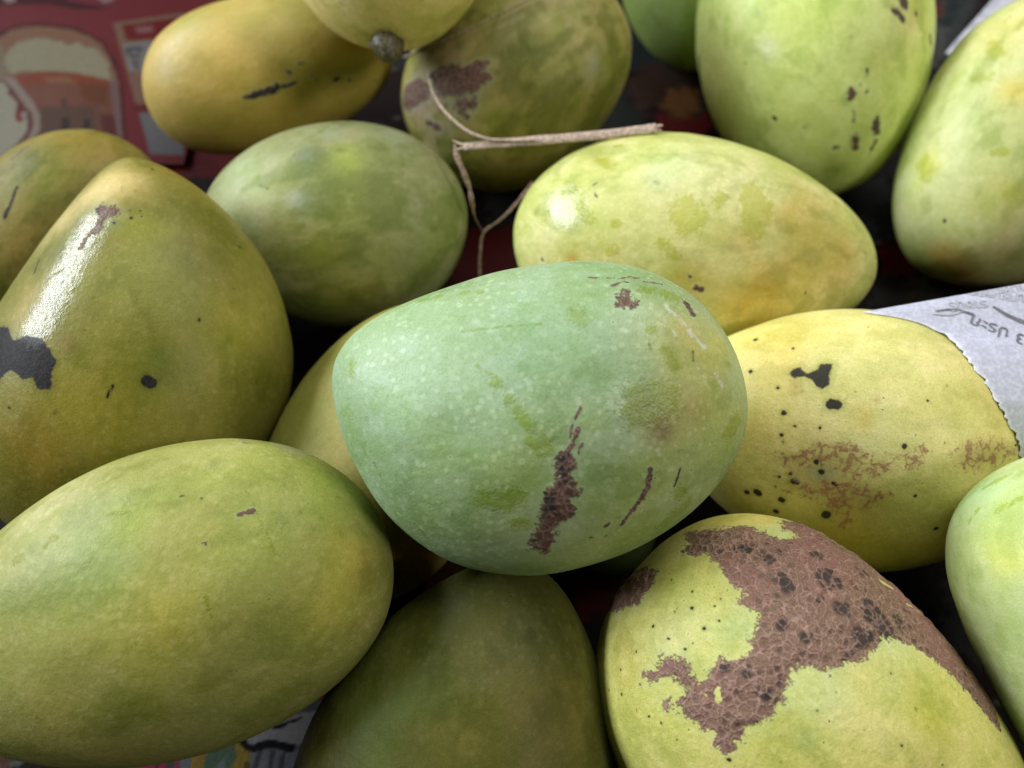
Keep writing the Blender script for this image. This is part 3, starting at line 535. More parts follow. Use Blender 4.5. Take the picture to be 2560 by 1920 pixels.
    'far_left': ((0.09506, 0.0679, 0.05432, 0.03946, 0.02534, -0.00217, -0.00932, 0.01679),
        [[0.691869, -0.722023, 0.0, -0.166801], [0.637509, 0.610884, -0.469472, 0.194854], [0.338969, 0.324813, 0.882948, 0.031], [0, 0, 0, 1]],
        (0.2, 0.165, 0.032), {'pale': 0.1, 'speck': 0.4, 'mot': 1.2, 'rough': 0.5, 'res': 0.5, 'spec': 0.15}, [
            ('L', 'rot', [(12.9, 10.7, 25.1), (7.8, 7.7, 26.3), (3.6, 5.9, 26.8)], 0.54),
            ('L', 'scar', [(16.7, 22.0, 19.1), (23.2, 22.4, 16.6)], 0.62),
            ('L', 'rot', [(4.7, 6.7, 26.6), (3.0, 5.6, 26.8)], 0.84),
            ('T', (36.6, 9.3, 16.6), 12.5, (0.243, 0.179, 0.031), 0.7),
            ('T', (18.6, 7.5, 24.8), 12.1, (0.218, 0.211, 0.047), 0.7),
            ('T', (19.1, 20.3, 19.6), 6.2, (0.115, 0.109, 0.031), 0.7),
            ('T', (1.6, -5.9, 26.8), 12.0, (0.205, 0.154, 0.026), 0.6),
        ], 'dull olive yellow mango half hidden behind the one with black rotten patch'),
    'yellow_back': ((0.10004, 0.05844, 0.05026, -0.13111, 0.13883, -0.03108, 0.01286, 0.04467),
        [[0.980635, -0.195844, 0.0, -0.097667], [0.17292, 0.865849, -0.469472, 0.278345], [0.091943, 0.46038, 0.882948, 0.036], [0, 0, 0, 1]],
        (0.48, 0.345, 0.085), {'pale': 0.0, 'speck': 0.15, 'mot': 0.4, 'rough': 0.48, 'res': 0.6, 'cork': 0.22}, [
            ('L', 'scar', [(-7.1, -16.2, 21.3), (-3.5, -16.1, 21.2)], 0.62),
            ('L', 'scar', [(-3.5, -15.9, 21.3), (0.2, -15.8, 21.1), (6.5, -14.6, 21.0)], 1.3),
            ('L', 'scar', [(6.5, -14.6, 21.0), (10.6, -14.3, 20.5), (13.6, -14.0, 20.1)], 0.62),
            ('L', 'scar', [(11.2, -9.7, 22.4), (12.1, -11.1, 21.7)], 0.68),
            ('L', 'scar', [(15.9, -7.9, 22.1), (18.7, -8.0, 21.5)], 0.41),
            ('L', 'scar', [(19.0, -11.9, 19.9), (20.6, -14.1, 18.4)], 0.55),
            ('L', 'scar', [(27.2, -14.6, 15.9), (29.2, -13.4, 15.9)], 0.76),
            ('L', 'scar', [(32.3, -14.4, 13.7), (33.0, -14.5, 13.3)], 0.56),
            ('L', 'scar', [(41.2, -14.1, 6.8), (41.5, -14.1, 6.4)], 0.64),
            ('L', 'rot', [(-31.6, 21.5, 8.9), (-30.2, 22.2, 10.5)], 0.64),
            ('L', 'dark', [(-3.5, -15.9, 21.3), (6.5, -14.6, 21.0)], 2.05),
            ('T', (8.9, 6.9, 23.6), 23.8, (0.52, 0.46, 0.12), 0.8),
            ('T', (-21.2, 15.7, 20.2), 8.2, (0.36, 0.34, 0.09), 0.7),
            ('T', (-9.7, -2.5, 25.3), 16.9, (0.66, 0.46, 0.13), 0.8),
            ('T', (-21.7, -19.4, 18.5), 8.3, (0.36, 0.3, 0.05), 0.6),
            ('T', (23.9, -2.2, 21.3), 13.7, (0.48, 0.36, 0.07), 0.6),
            ('T', (0.5, -23.5, 14.9), 20.9, (0.52, 0.38, 0.06), 0.7),
            ('T', (36.7, -14.9, 10.4), 17.7, (0.4, 0.32, 0.05), 0.7),
        ], 'ochre yellow mango with one dark brown streak beside the red leaflet'),
    'stemmed': ((0.10564, 0.07468, 0.06423, -0.01387, 0.05561, 0.00597, 0.03571, -0.02266),
        [[-0.147754, -0.987968, -0.045706, -0.045065], [0.972101, -0.136558, -0.190714, 0.289774], [0.182178, -0.072609, 0.980581, 0.098], [0, 0, 0, 1]],
        (0.84, 0.66, 0.26), {'pale': 0, 'speck': 0.2, 'mot': 0.7, 'rough': 0.4, 'res': 0.5}, [
            ('T', (-51.0, -2.8, 8.8), 8.6, (0.6, 0.52, 0.13), 0.7),
            ('T', (-49.6, 7.3, 9.5), 4.9, (0.46, 0.42, 0.08), 0.7),
            ('T', (-49.3, -14.7, 1.8), 8.3, (0.44, 0.42, 0.08), 0.7),
            ('L', 'dark', [(-47.4, 9.8, 12.1), (-47.5, 9.7, 12.0)], 0.3),
            ('T', (-47.1, 13.6, 9.5), 3.2, (0.68, 0.58, 0.26), 0.7),
            ('T', (-52.4, 3.5, 1.5), 3.3, (0.45, 0.38, 0.1), 0.6),
        ], 'pale yellow mango with a short stem nub pointing at the viewer'),
    'scarred_back': ((0.09744, 0.07722, 0.06641, -0.08347, 0.05695, -0.01094, -0.01929, 0.05044),
        [[0.799943, -0.600076, 0.0, 0.002194], [0.529836, 0.706308, -0.469472, 0.273306], [0.281719, 0.37555, 0.882948, 0.038], [0, 0, 0, 1]],
        (0.27, 0.235, 0.068), {'pale': 0, 'speck': 0.3, 'mot': 1.45, 'rough': 0.5, 'res': 0.6, 'cork': 0.52, 'spec': 0.2}, [
            ('T', (-25.5, 4.6, 29.6), 12.3, (0.16, 0.105, 0.09), 0.7),
            ('T', (-38.9, 11.0, 19.6), 8.2, (0.17, 0.115, 0.1), 0.7),
            ('T', (-40.9, -3.5, 19.9), 7.0, (0.2, 0.15, 0.11), 0.6),
            ('P', 'scar', [(-30.1, 14.6, 24.6), (-26.8, 12.6, 27.1), (-21.9, 9.4, 29.8), (-19.6, 6.0, 31.2), (-12.3, 3.5, 32.7), (-11.5, 1.3, 33.0), (-15.7, 0.6, 32.4), (-14.0, -3.5, 32.6), (-17.1, -3.7, 32.1), (-21.7, -3.6, 31.1), (-26.5, -1.1, 29.6), (-32.6, 4.1, 26.3), (-32.4, 8.1, 25.7)]),
            ('P', 'scar', [(-38.6, 19.4, 14.0), (-33.9, 16.2, 21.3), (-33.4, 10.1, 24.4), (-36.1, 7.2, 23.4), (-40.1, 8.8, 19.2), (-43.9, 10.9, 12.7), (-43.9, 16.6, 6.5)]),
            ('P', 'scar', [(-30.3, 0.3, 27.9), (-23.0, -5.3, 30.6), (-25.0, -8.7, 29.4), (-31.0, -4.5, 27.4)]),
            ('L', 'scar', [(-41.3, 1.5, 19.6), (-39.4, -3.6, 21.4)], 1.39),
            ('L', 'scar', [(-31.3, -2.6, 27.4), (-29.4, -8.7, 27.6)], 0.87),
            ('L', 'dark', [(-30.3, 13.1, 25.2), (-33.4, 6.0, 25.5)], 1.87),
            ('T', (3.4, 8.2, 32.2), 6.7, (0.18, 0.18, 0.054), 0.8),
            ('T', (3.1, -2.2, 32.9), 4.3, (0.153, 0.162, 0.045), 0.9),
            ('T', (-5.4, -0.6, 33.3), 6.7, (0.216, 0.225, 0.072), 0.7),
            ('T', (-9.2, -6.7, 32.7), 6.1, (0.18, 0.18, 0.054), 0.8),
            ('T', (-20.4, -9.1, 30.7), 6.1, (0.198, 0.198, 0.063), 0.7),
            ('T', (21.7, -18.3, 23.9), 6.9, (0.198, 0.225, 0.099), 0.8),
            ('T', (15.4, -1.3, 30.8), 13.5, (0.396, 0.369, 0.126), 0.8),
            ('T', (-14.9, 9.6, 31.4), 7.3, (0.378, 0.324, 0.108), 0.6),
            ('T', (-17.4, -24.5, 24.8), 18.7, (0.306, 0.261, 0.054), 0.7),
            ('T', (-41.7, -4.3, 18.9), 9.5, (0.27, 0.243, 0.108), 0.5),
        ], 'olive mango with purple brown scar behind the dry straw'),
    'dark_green': ((0.07002, 0.05503, 0.04402, 0.0363, -0.0194, -0.01145, 0.0084, 0.02573),
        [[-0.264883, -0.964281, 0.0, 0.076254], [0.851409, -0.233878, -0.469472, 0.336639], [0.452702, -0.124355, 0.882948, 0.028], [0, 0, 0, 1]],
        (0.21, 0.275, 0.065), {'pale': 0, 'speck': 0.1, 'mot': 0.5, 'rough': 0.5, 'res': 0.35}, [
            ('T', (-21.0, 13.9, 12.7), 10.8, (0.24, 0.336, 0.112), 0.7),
        ], 'shaded green mango mostly hidden behind the bright green one at the top'),
    'back_right': ((0.12025, 0.09051, 0.07783, 0.06047, 0.03866, -0.00043, 0.04648, -0.01716),
        [[-0.04812, -0.998842, 0.0, 0.118462], [0.881925, -0.042488, -0.469472, 0.283647], [0.468928, -0.022591, 0.882948, 0.046], [0, 0, 0, 1]],
        (0.66, 0.75, 0.23), {'pale': 0.15, 'speck': 0.2, 'mot': 0.75, 'rough': 0.4, 'res': 0.7, 'cork': 0.45}, [
            ('L', 'gloss', [(-11.4, 27.9, 29.3), (-15.6, 26.2, 29.5)], 2.79),
            ('L', 'gloss', [(-15.9, 21.4, 32.2), (-15.9, 21.4, 32.2)], 0.83),
            ('L', 'scar', [(-23.1, -7.2, 34.7), (-25.5, -6.8, 34.1)], 0.62),
            ('L', 'scar', [(-25.8, -6.1, 34.1), (-28.7, -5.0, 33.2)], 0.41),
            ('L', 'scar', [(-30.3, -2.2, 32.9), (-31.8, -1.6, 32.3)], 1.52),
            ('L', 'scar', [(-36.3, -3.4, 30.2), (-40.5, -3.9, 27.9)], 0.56),
            ('L', 'scar', [(-39.7, -13.1, 26.3), (-43.1, -13.8, 23.9)], 1.55),
            ('L', 'scar', [(-44.6, -5.5, 25.1), (-47.4, -6.2, 22.9)], 1.41),
            ('L', 'scar', [(-45.1, -14.5, 22.1), (-48.3, -13.2, 20.0)], 0.57),
            ('L', 'scar', [(-47.6, 1.6, 23.1), (-47.8, 0.3, 23.0)], 0.71),
            ('L', 'rot', [(-35.4, 23.7, 22.9), (-36.3, 22.9, 23.0)], 0.64),
            ('L', 'rot', [(-40.2, 13.6, 25.6), (-39.7, 11.8, 26.6)], 0.49),
            ('L', 'rot', [(-15.2, 33.3, 23.9), (-15.2, 33.3, 23.9)], 0.57),
            ('L', 'scar', [(-3.1, -17.1, 35.8), (-6.0, -20.3, 34.3)], 1.37),
            ('L', 'scar', [(0.9, -20.9, 34.6), (-0.9, -21.5, 34.2)], 1.85),
            ('L', 'scar', [(-2.4, -26.8, 31.2), (-3.4, -27.0, 30.9)], 0.62),
            ('L', 'scar', [(-30.0, -7.8, 32.3), (-30.9, -7.5, 32.0)], 0.55),
            ('L', 'rot', [(-39.1, 0.5, 28.9), (-39.1, 0.2, 28.9)], 0.49),
            ('L', 'rot', [(-3.4, 45.0, -1.3), (-9.2, 44.1, -4.7), (-13.8, 42.3, -9.2)], 1.22),
            ('L', 'rot', [(-7.8, -35.3, 23.2), (-10.6, -36.7, 21.0)], 0.71),
            ('L', 'rot', [(-12.4, -0.7, 37.7), (-12.4, -1.1, 37.7)], 0.48),
            ('T', (-50.3, 1.5, 20.7), 3.6, (0.371, 0.347, 0.083), 0.8),
            ('T', (-53.3, -3.0, 17.6), 2.9, (0.345, 0.322, 0.083), 0.7),
            ('T', (-2.4, 35.8, 23.6), 17.8, (0.742, 0.793, 0.275), 0.7),
            ('T', (-16.6, 42.9, 3.4), 12.1, (0.795, 0.769, 0.275), 0.7),
            ('T', (-14.2, 18.4, 33.9), 20.6, (0.663, 0.769, 0.22), 0.6),
            ('T', (-5.3, -25.7, 31.6), 8.3, (0.663, 0.57, 0.22), 0.8),
            ('T', (-25.1, -20.7, 29.7), 13.9, (0.53, 0.619, 0.138), 0.7),
            ('T', (-49.7, 1.7, 21.3), 21.5, (0.477, 0.57, 0.138), 0.7),
            ('T', (-18.4, -11.8, 35.0), 6.9, (0.53, 0.57, 0.11), 0.6),
            ('T', (-14.2, 26.7, 29.6), 4.2, (0.822, 0.842, 0.495), 0.6),
        ], 'bright apple green mango with small brown flecks near its lower end'),
    'right_edge': ((0.12006, 0.08392, 0.07217, 0.06815, 0.00447, 0.03719, -0.06111, 0.07912),
        [[0.579143, -0.815226, 0.0, 0.192307], [0.719802, 0.511353, -0.469472, 0.235177], [0.382725, 0.271891, 0.882948, 0.041], [0, 0, 0, 1]],
        (0.52, 0.55, 0.21), {'pale': 0.1, 'speck': 0.1, 'mot': 0.8, 'rough': 0.45, 'res': 0.7}, [
            ('P', 'rub', [(13.1, 37.6, 16.5), (14.2, 34.7, 20.5), (7.8, 31.6, 24.2), (4.9, 33.4, 22.3), (7.0, 36.6, 18.4)]),
            ('L', 'rub', [(-2.4, 34.3, 20.4), (-1.6, 32.3, 22.8)], 2.17),
            ('L', 'rub', [(-33.3, 30.0, 12.0), (-36.8, 26.9, 14.0)], 2.78),
            ('L', 'rub', [(-24.4, 16.0, 28.6), (-22.8, 14.0, 30.0)], 1.45),
            ('L', 'rot', [(-48.2, 13.3, 17.4), (-48.6, 13.0, 17.2)], 0.55),
            ('L', 'rot', [(-30.5, 11.7, 28.1), (-30.5, 11.7, 28.1)], 0.33),
            ('T', (-34.5, 28.9, 13.0), 6.2, (0.6, 0.58, 0.06), 0.8),
            ('T', (-4.2, 21.9, 30.4), 5.2, (0.66, 0.5, 0.08), 0.7),
            ('T', (-57.1, -3.0, 9.3), 8.4, (0.4, 0.24, 0.04), 0.85),
            ('T', (-56.1, 6.0, 11.6), 5.6, (0.58, 0.4, 0.05), 0.7),
            ('T', (-56.0, -10.8, -4.6), 10.2, (0.05, 0.03, 0.022), 1.0),
            ('T', (-53.8, -15.7, 0.7), 8.6, (0.22, 0.15, 0.09), 0.9),
            ('T', (-60.0, 3.2, -0.3), 4.3, (0.12, 0.08, 0.04), 0.8),
            ('T', (-44.7, -6.0, 22.3), 12.1, (0.5, 0.42, 0.16), 0.7),
            ('T', (23.4, 34.3, 18.9), 13.6, (0.68, 0.58, 0.2), 0.7),
            ('T', (-33.9, 5.6, 28.2), 7.9, (0.66, 0.58, 0.12), 0.6),
            ('T', (-37.1, 30.3, 6.6), 8.5, (0.52, 0.62, 0.24), 0.6),
        ], 'pale yellow green mango with dark bruised end, cut by the right edge above newsprint wrapper'),
    'yellow_mid': ((0.12349, 0.07794, 0.06703, -0.14489, -0.05154, 0.03572, -0.01149, 0.05102),
        [[0.991864, 0.127302, -0.0, 0.062044], [-0.112401, 0.875764, -0.469472, 0.182166], [-0.059765, 0.465652, 0.882948, 0.045], [0, 0, 0, 1]],
        (0.64, 0.63, 0.23), {'pale': 0.4, 'speck': 0.15, 'mot': 0.75, 'rough': 0.42, 'res': 0.8}, [
            ('L', 'gloss', [(-46.5, 6.6, 23.1), (-45.3, 4.7, 24.3)], 6.71),
            ('P', 'rub', [(-15.3, 8.7, 32.6), (-10.9, 11.8, 32.1), (-5.4, 10.6, 32.5), (-2.8, 6.1, 33.3), (-5.4, 0.3, 33.8), (-10.6, -0.9, 33.8), (-14.6, 2.7, 33.5)]),
            ('P', 'rub', [(7.2, 18.4, 28.7), (12.8, 19.8, 27.0), (17.4, 11.7, 29.2), (17.4, 6.3, 30.3), (13.5, 0.7, 31.6), (8.7, 1.3, 32.5), (6.5, 8.8, 32.0)]),
            ('L', 'rub', [(-16.0, -4.1, 33.3), (-11.7, -7.1, 33.3)], 1.76),
            ('L', 'rub', [(-0.6, 11.1, 32.2), (0.9, 12.9, 31.5)], 1.77),
            ('L', 'scar', [(-3.2, -15.8, 30.9), (-2.4, -16.3, 30.6)], 1.07),
            ('L', 'scar', [(-6.5, -12.5, 32.1), (-5.8, -13.1, 31.9)], 0.53),
            ('L', 'scar', [(32.4, -11.9, 23.4), (32.4, -11.9, 23.4)], 0.49),
            ('L', 'rot', [(-19.9, 14.9, 30.3), (-18.9, 14.7, 30.5)], 0.48),
            ('T', (33.0, -1.9, 25.6), 18.1, (0.58, 0.44, 0.11), 0.75),
            ('T', (16.4, -16.9, 27.0), 16.8, (0.6, 0.4, 0.06), 0.85),
            ('T', (43.7, 0.1, 20.6), 9.2, (0.66, 0.48, 0.14), 0.7),
            ('T', (-6.5, -12.8, 32.0), 7.7, (0.5, 0.4, 0.06), 0.7),
            ('T', (-19.9, 15.2, 30.2), 3.6, (0.34, 0.4, 0.16), 0.7),
            ('T', (-39.0, -11.2, 26.2), 12.1, (0.66, 0.56, 0.17), 0.8),
            ('T', (-16.0, 21.8, 27.5), 12.0, (0.56, 0.64, 0.27), 0.7),
            ('T', (5.8, 29.1, 21.6), 15.3, (0.54, 0.58, 0.2), 0.6),
            ('T', (-38.5, 24.3, 18.4), 6.2, (0.44, 0.44, 0.1), 0.6),
            ('T', (-44.8, 13.2, 22.1), 5.5, (0.56, 0.56, 0.1), 0.6),
            ('T', (26.1, 12.2, 26.5), 9.6, (0.56, 0.44, 0.08), 0.6),
            ('L', 'scar', [(-38.7, 12.6, 25.7), (-37.6, 13.3, 25.9)], 0.34),
            ('L', 'scar', [(-38.2, 10.4, 26.6), (-37.0, 8.7, 27.6)], 0.41),
            ('L', 'scar', [(-51.5, -10.8, 17.7), (-50.9, -11.7, 17.9)], 0.47),
            ('L', 'rub', [(-37.0, 21.7, 21.5), (-33.9, 19.9, 24.2)], 1.73),
            ('L', 'rub', [(-54.5, 3.8, 16.9), (-52.5, 2.4, 19.1)], 1.95),
            ('L', 'rub', [(-32.4, 27.9, 18.0), (-30.1, 28.8, 18.1)], 0.97),
            ('L', 'rub', [(-47.0, 9.6, 22.0), (-44.3, 11.2, 23.3)], 1.07),
            ('L', 'rub', [(-41.8, 5.6, 26.0), (-38.7, 1.7, 27.9)], 1.51),
            ('L', 'rub', [(-30.4, 0.4, 30.9), (-29.8, -0.5, 31.1)], 1.48),
            ('L', 'rub', [(-31.1, -7.5, 30.1), (-30.1, -7.6, 30.4)], 1.49),
            ('T', (-42.4, -11.1, 24.5), 1.9, (0.66, 0.34, 0.1), 0.8),
        ], 'glossy pale mango turning orange below, with round olive rub marks, behind the central mint one'),
    'green_mid': ((0.09531, 0.07234, 0.06221, 0.06725, -0.00404, 0.02649, -0.03611, -0.02735),
        [[0.990862, -0.13488, 0.0, -0.063511], [0.119092, 0.874879, -0.469472, 0.199569], [0.063323, 0.465181, 0.882948, 0.0375], [0, 0, 0, 1]],
        (0.245, 0.26, 0.105), {'pale': 0.1, 'speck': 0.2, 'mot': 0.95, 'rough': 0.5, 'res': 0.7, 'spec': 0.2}, [
            ('T', (-2.4, 19.0, 26.3), 4.2, (0.2, 0.251, 0.18), 0.7),
            ('T', (12.4, 15.6, 27.4), 6.5, (0.38, 0.428, 0.07), 0.9),
            ('T', (-5.3, 3.5, 30.5), 3.5, (0.34, 0.372, 0.34), 0.7),
            ('T', (-20.7, 10.1, 25.9), 11.9, (0.42, 0.446, 0.18), 0.8),
            ('T', (-27.8, 19.0, 18.7), 9.2, (0.36, 0.428, 0.22), 0.7),
            ('T', (8.1, -5.3, 30.7), 8.8, (0.26, 0.279, 0.1), 0.7),
            ('T', (15.7, 7.5, 29.3), 14.7, (0.34, 0.344, 0.12), 0.7),
            ('T', (0.1, -17.0, 27.5), 17.8, (0.36, 0.344, 0.07), 0.8),
            ('L', 'rot', [(-5.9, 20.0, 25.4), (-5.9, 19.8, 25.5)], 0.48),
            ('L', 'rot', [(-18.6, 11.5, 26.2), (-15.4, 9.5, 27.7)], 0.3),
            ('T', (6.4, 26.5, 21.0), 4.2, (0.24, 0.279, 0.14), 0.6),
            ('T', (26.2, 24.6, 16.2), 5.5, (0.3, 0.335, 0.2), 0.6),
        ], 'grey green mottled mango without scars, beneath the left end of the straw'),
    'spotted': ((0.11139, 0.0777, 0.06371, 0.16544, -0.1111, 0.03867, -0.03269, -0.01591),
        [[0.988254, 0.152821, -0.0, 0.099807], [-0.134933, 0.872576, -0.469472, 0.112822], [-0.071745, 0.463957, 0.882948, 0.046], [0, 0, 0, 1]],
        (0.75, 0.67, 0.25), {'lump': 0.0011, 'pale': 0.25, 'speck': 0.5, 'mot': 0.45, 'rough': 0.45, 'res': 1.4}, [
            ('P', 'rot', [(-25.1, 15.2, 22.8), (-24.5, 16.6, 22.4), (-22.4, 17.5, 22.8), (-20.8, 16.1, 24.1), (-18.0, 17.6, 24.4), (-17.0, 19.0, 24.0), (-14.1, 19.5, 24.7), (-14.8, 16.6, 25.9), (-15.1, 13.8, 26.8), (-16.7, 12.1, 26.9), (-18.6, 12.4, 26.2), (-19.2, 14.1, 25.4), (-21.4, 15.1, 24.3), (-23.9, 13.7, 23.8)]),
            ('L', 'rot', [(-14.4, 8.3, 28.5), (-12.8, 8.4, 28.9)], 1.42),
            ('L', 'rot', [(-25.7, 4.0, 25.3), (-25.7, 4.0, 25.3)], 0.85),
            ('L', 'rot', [(-22.7, 0.9, 26.6), (-22.4, 0.9, 26.7)], 0.48),
            ('L', 'rot', [(-16.4, 1.3, 28.7), (-16.4, 1.6, 28.7)], 0.47),
            ('L', 'rot', [(-25.4, -2.1, 25.5), (-25.4, -2.1, 25.5)], 0.75),
            ('L', 'rot', [(-24.8, -4.0, 25.5), (-24.8, -4.0, 25.5)], 0.53),
            ('L', 'rot', [(-24.5, -7.3, 25.1), (-24.2, -7.4, 25.2)], 0.48),
            ('L', 'rot', [(-15.7, -7.9, 28.1), (-15.7, -7.9, 28.1)], 0.74),
            ('L', 'rot', [(-34.7, 14.4, 18.3), (-34.7, 14.4, 18.3)], 0.66),
            ('L', 'rot', [(-27.8, 10.8, 23.2), (-27.8, 10.8, 23.2)], 0.7),
            ('L', 'rot', [(-27.5, -19.4, 18.3), (-27.5, -19.4, 18.3)], 1.31),
            ('L', 'rot', [(-30.0, -20.0, 16.1), (-29.8, -20.0, 16.4)], 0.77),
            ('L', 'rot', [(-21.4, -20.1, 21.1), (-21.1, -20.2, 21.2)], 0.98),
            ('L', 'rot', [(-9.5, -21.9, 24.4), (-9.5, -21.9, 24.4)], 1.39),
            ('L', 'rot', [(5.5, 0.0, 32.2), (5.5, 0.0, 32.2)], 0.78),
            ('L', 'rot', [(11.2, -12.7, 30.4), (11.2, -12.7, 30.4)], 0.57),
            ('L', 'rot', [(0.8, -2.3, 31.9), (0.8, -2.3, 31.9)], 0.36),
            ('L', 'rot', [(20.5, -21.1, 25.7), (20.8, -21.1, 25.7)], 0.69),
            ('L', 'rot', [(-21.4, -23.9, 18.2), (-21.4, -23.9, 18.2)], 0.88),
            ('L', 'rot', [(-23.9, -16.8, 21.9), (-23.9, -16.8, 21.9)], 0.43),
            ('L', 'rot', [(16.4, 18.1, 27.9), (16.4, 18.1, 27.9)], 0.32),
            ('L', 'rot', [(10.5, 13.1, 30.3), (10.8, 13.1, 30.3)], 0.37),
            ('L', 'rot', [(-0.5, 20.1, 27.2), (-0.5, 20.1, 27.2)], 0.32),
            ('L', 'rot', [(16.4, 2.6, 31.6), (16.4, 2.6, 31.6)], 0.31),
            ('L', 'rot', [(-33.1, 24.1, 11.6), (-32.8, 24.2, 11.6)], 0.56),
            ('L', 'rot', [(-23.9, 22.7, 18.9), (-23.9, 22.7, 18.9)], 0.49),
            ('L', 'rot', [(-8.9, 2.5, 30.5), (-8.9, 2.5, 30.5)], 0.3),
            ('L', 'rot', [(-23.6, 9.8, 25.2), (-23.6, 9.8, 25.2)], 0.3),
            ('L', 'rot', [(-21.7, 10.7, 25.6), (-21.4, 10.8, 25.7)], 0.3),
            ('L', 'rot', [(-8.5, 12.5, 28.9), (-8.5, 12.5, 28.9)], 0.3),
            ('L', 'rot', [(40.1, 5.0, 23.1), (40.4, 5.0, 22.9)], 0.38),
            ('L', 'rot', [(-28.9, 4.9, 23.8), (-28.9, 4.9, 23.8)], 0.3),
            ('L', 'rot', [(-14.1, -10.3, 28.0), (-13.8, -10.4, 28.1)], 0.74),
            ('P', 'vein', [(-28.0, -8.2, 23.3), (-21.1, -6.0, 26.6), (-14.1, -2.5, 29.2), (-7.5, -0.9, 30.8), (-2.2, -3.2, 31.5), (2.9, -2.9, 32.0), (9.5, 1.0, 32.2), (12.2, 0.4, 32.0), (11.8, -4.1, 31.9), (3.5, -6.8, 31.6), (-1.8, -9.8, 30.6), (-8.2, -10.0, 29.5), (-13.1, -8.2, 28.7), (-20.2, -10.9, 25.9), (-26.6, -9.7, 23.6)]),
            ('P', 'vein', [(-21.4, -17.7, 22.6), (-14.8, -13.3, 26.9), (-10.5, -11.3, 28.7), (-0.5, -11.4, 30.4), (4.5, -13.3, 30.2), (-0.8, -18.7, 27.8), (-5.5, -20.5, 26.2), (-13.5, -18.8, 25.0)]),
            ('P', 'vein', [(18.3, 1.1, 31.4), (24.8, 5.6, 29.6), (35.5, 6.5, 25.5), (40.8, 4.0, 22.8), (33.9, -1.6, 26.8), (26.3, -4.0, 29.4), (19.6, -2.4, 31.1)]),
            ('L', 'vein', [(-5.5, -21.8, 25.5), (-4.5, -23.4, 24.7)], 2.13),
            ('L', 'vein', [(-17.0, -3.3, 28.3), (-15.4, -3.1, 28.8)], 0.74),
            ('T', (-23.0, 12.1, 24.7), 2.7, (0.477, 0.292, 0.081), 0.8),
            ('T', (-18.6, 15.5, 25.1), 6.9, (0.594, 0.605, 0.253), 0.6),
            ('T', (-17.7, -11.3, 26.6), 7.9, (0.382, 0.302, 0.127), 0.6),
            ('T', (-7.5, -13.6, 28.7), 8.9, (0.445, 0.367, 0.161), 0.55),
            ('T', (27.5, 0.2, 29.2), 6.3, (0.53, 0.41, 0.184), 0.5),
            ('T', (-2.9, 11.0, 30.2), 1.3, (0.53, 0.216, 0.046), 0.7),
            ('T', (-13.8, -11.0, 27.9), 3.2, (0.297, 0.324, 0.23), 0.6),
            ('T', (-2.9, 2.2, 31.5), 10.4, (0.657, 0.67, 0.287), 0.7),
            ('T', (-27.8, 25.4, 14.1), 13.9, (0.742, 0.562, 0.115), 0.7),
            ('T', (33.1, 9.9, 25.9), 10.6, (0.7, 0.562, 0.184), 0.6),
            ('T', (-0.8, -26.2, 23.4), 14.0, (0.4, 0.33, 0.08), 0.8),
            ('T', (11.5, -22.7, 26.2), 15.9, (0.477, 0.454, 0.115), 0.7),
            ('T', (-5.9, 6.0, 30.7), 3.6, (0.742, 0.54, 0.115), 0.6),
            ('T', (-33.6, -3.3, 21.5), 9.7, (0.615, 0.497, 0.103), 0.7),
        ], 'yellow mango with black spots and red veins, half inside the newsprint wrapper'),
    'green_edge': ((0.10187, 0.0826, 0.07104, 0.3202, -0.25153, -0.31318, -0.1701, 0.16681),
        [[0.329832, -0.94404, 0.0, 0.150554], [0.833538, 0.291224, -0.469472, 0.050937], [0.4432, 0.154847, 0.882948, 0.07], [0, 0, 0, 1]],
        (0.53, 0.62, 0.26), {'pale': 0.05, 'speck': 0.05, 'mot': 0.6, 'rough': 0.42, 'res': 0.6}, [
            ('T', (6.0, 39.6, 14.3), 8.9, (0.66, 0.68, 0.14), 0.8),
            ('T', (19.6, 41.2, -4.4), 7.8, (0.46, 0.64, 0.32), 0.8),
            ('L', 'rub', [(21.0, 40.7, -3.4), (25.6, 38.0, -0.3)], 0.97),
            ('L', 'rub', [(11.7, 43.4, -0.0), (15.9, 42.7, 1.6)], 0.57),
            ('L', 'rub', [(15.9, 41.9, 7.2), (20.2, 39.5, 10.4)], 0.83),
        ], 'clean lime green mango cut by the right edge, below the newsprint wrapper'),
    'big_scar': ((0.12433, 0.08519, 0.07326, -0.12079, 0.17097, 0.07736, 0.01381, 0.01336),
        [[0.718272, 0.695763, -0.0, 0.077357], [-0.614322, 0.634196, -0.469472, 0.026847], [-0.326641, 0.337208, 0.882948, 0.046], [0, 0, 0, 1]],
        (0.7, 0.65, 0.19), {'pale': 0.35, 'speck': 0.5, 'mot': 0.55, 'rough': 0.44, 'res': 1.5, 'cork': 1.08, 'lump': 0.0022}, [
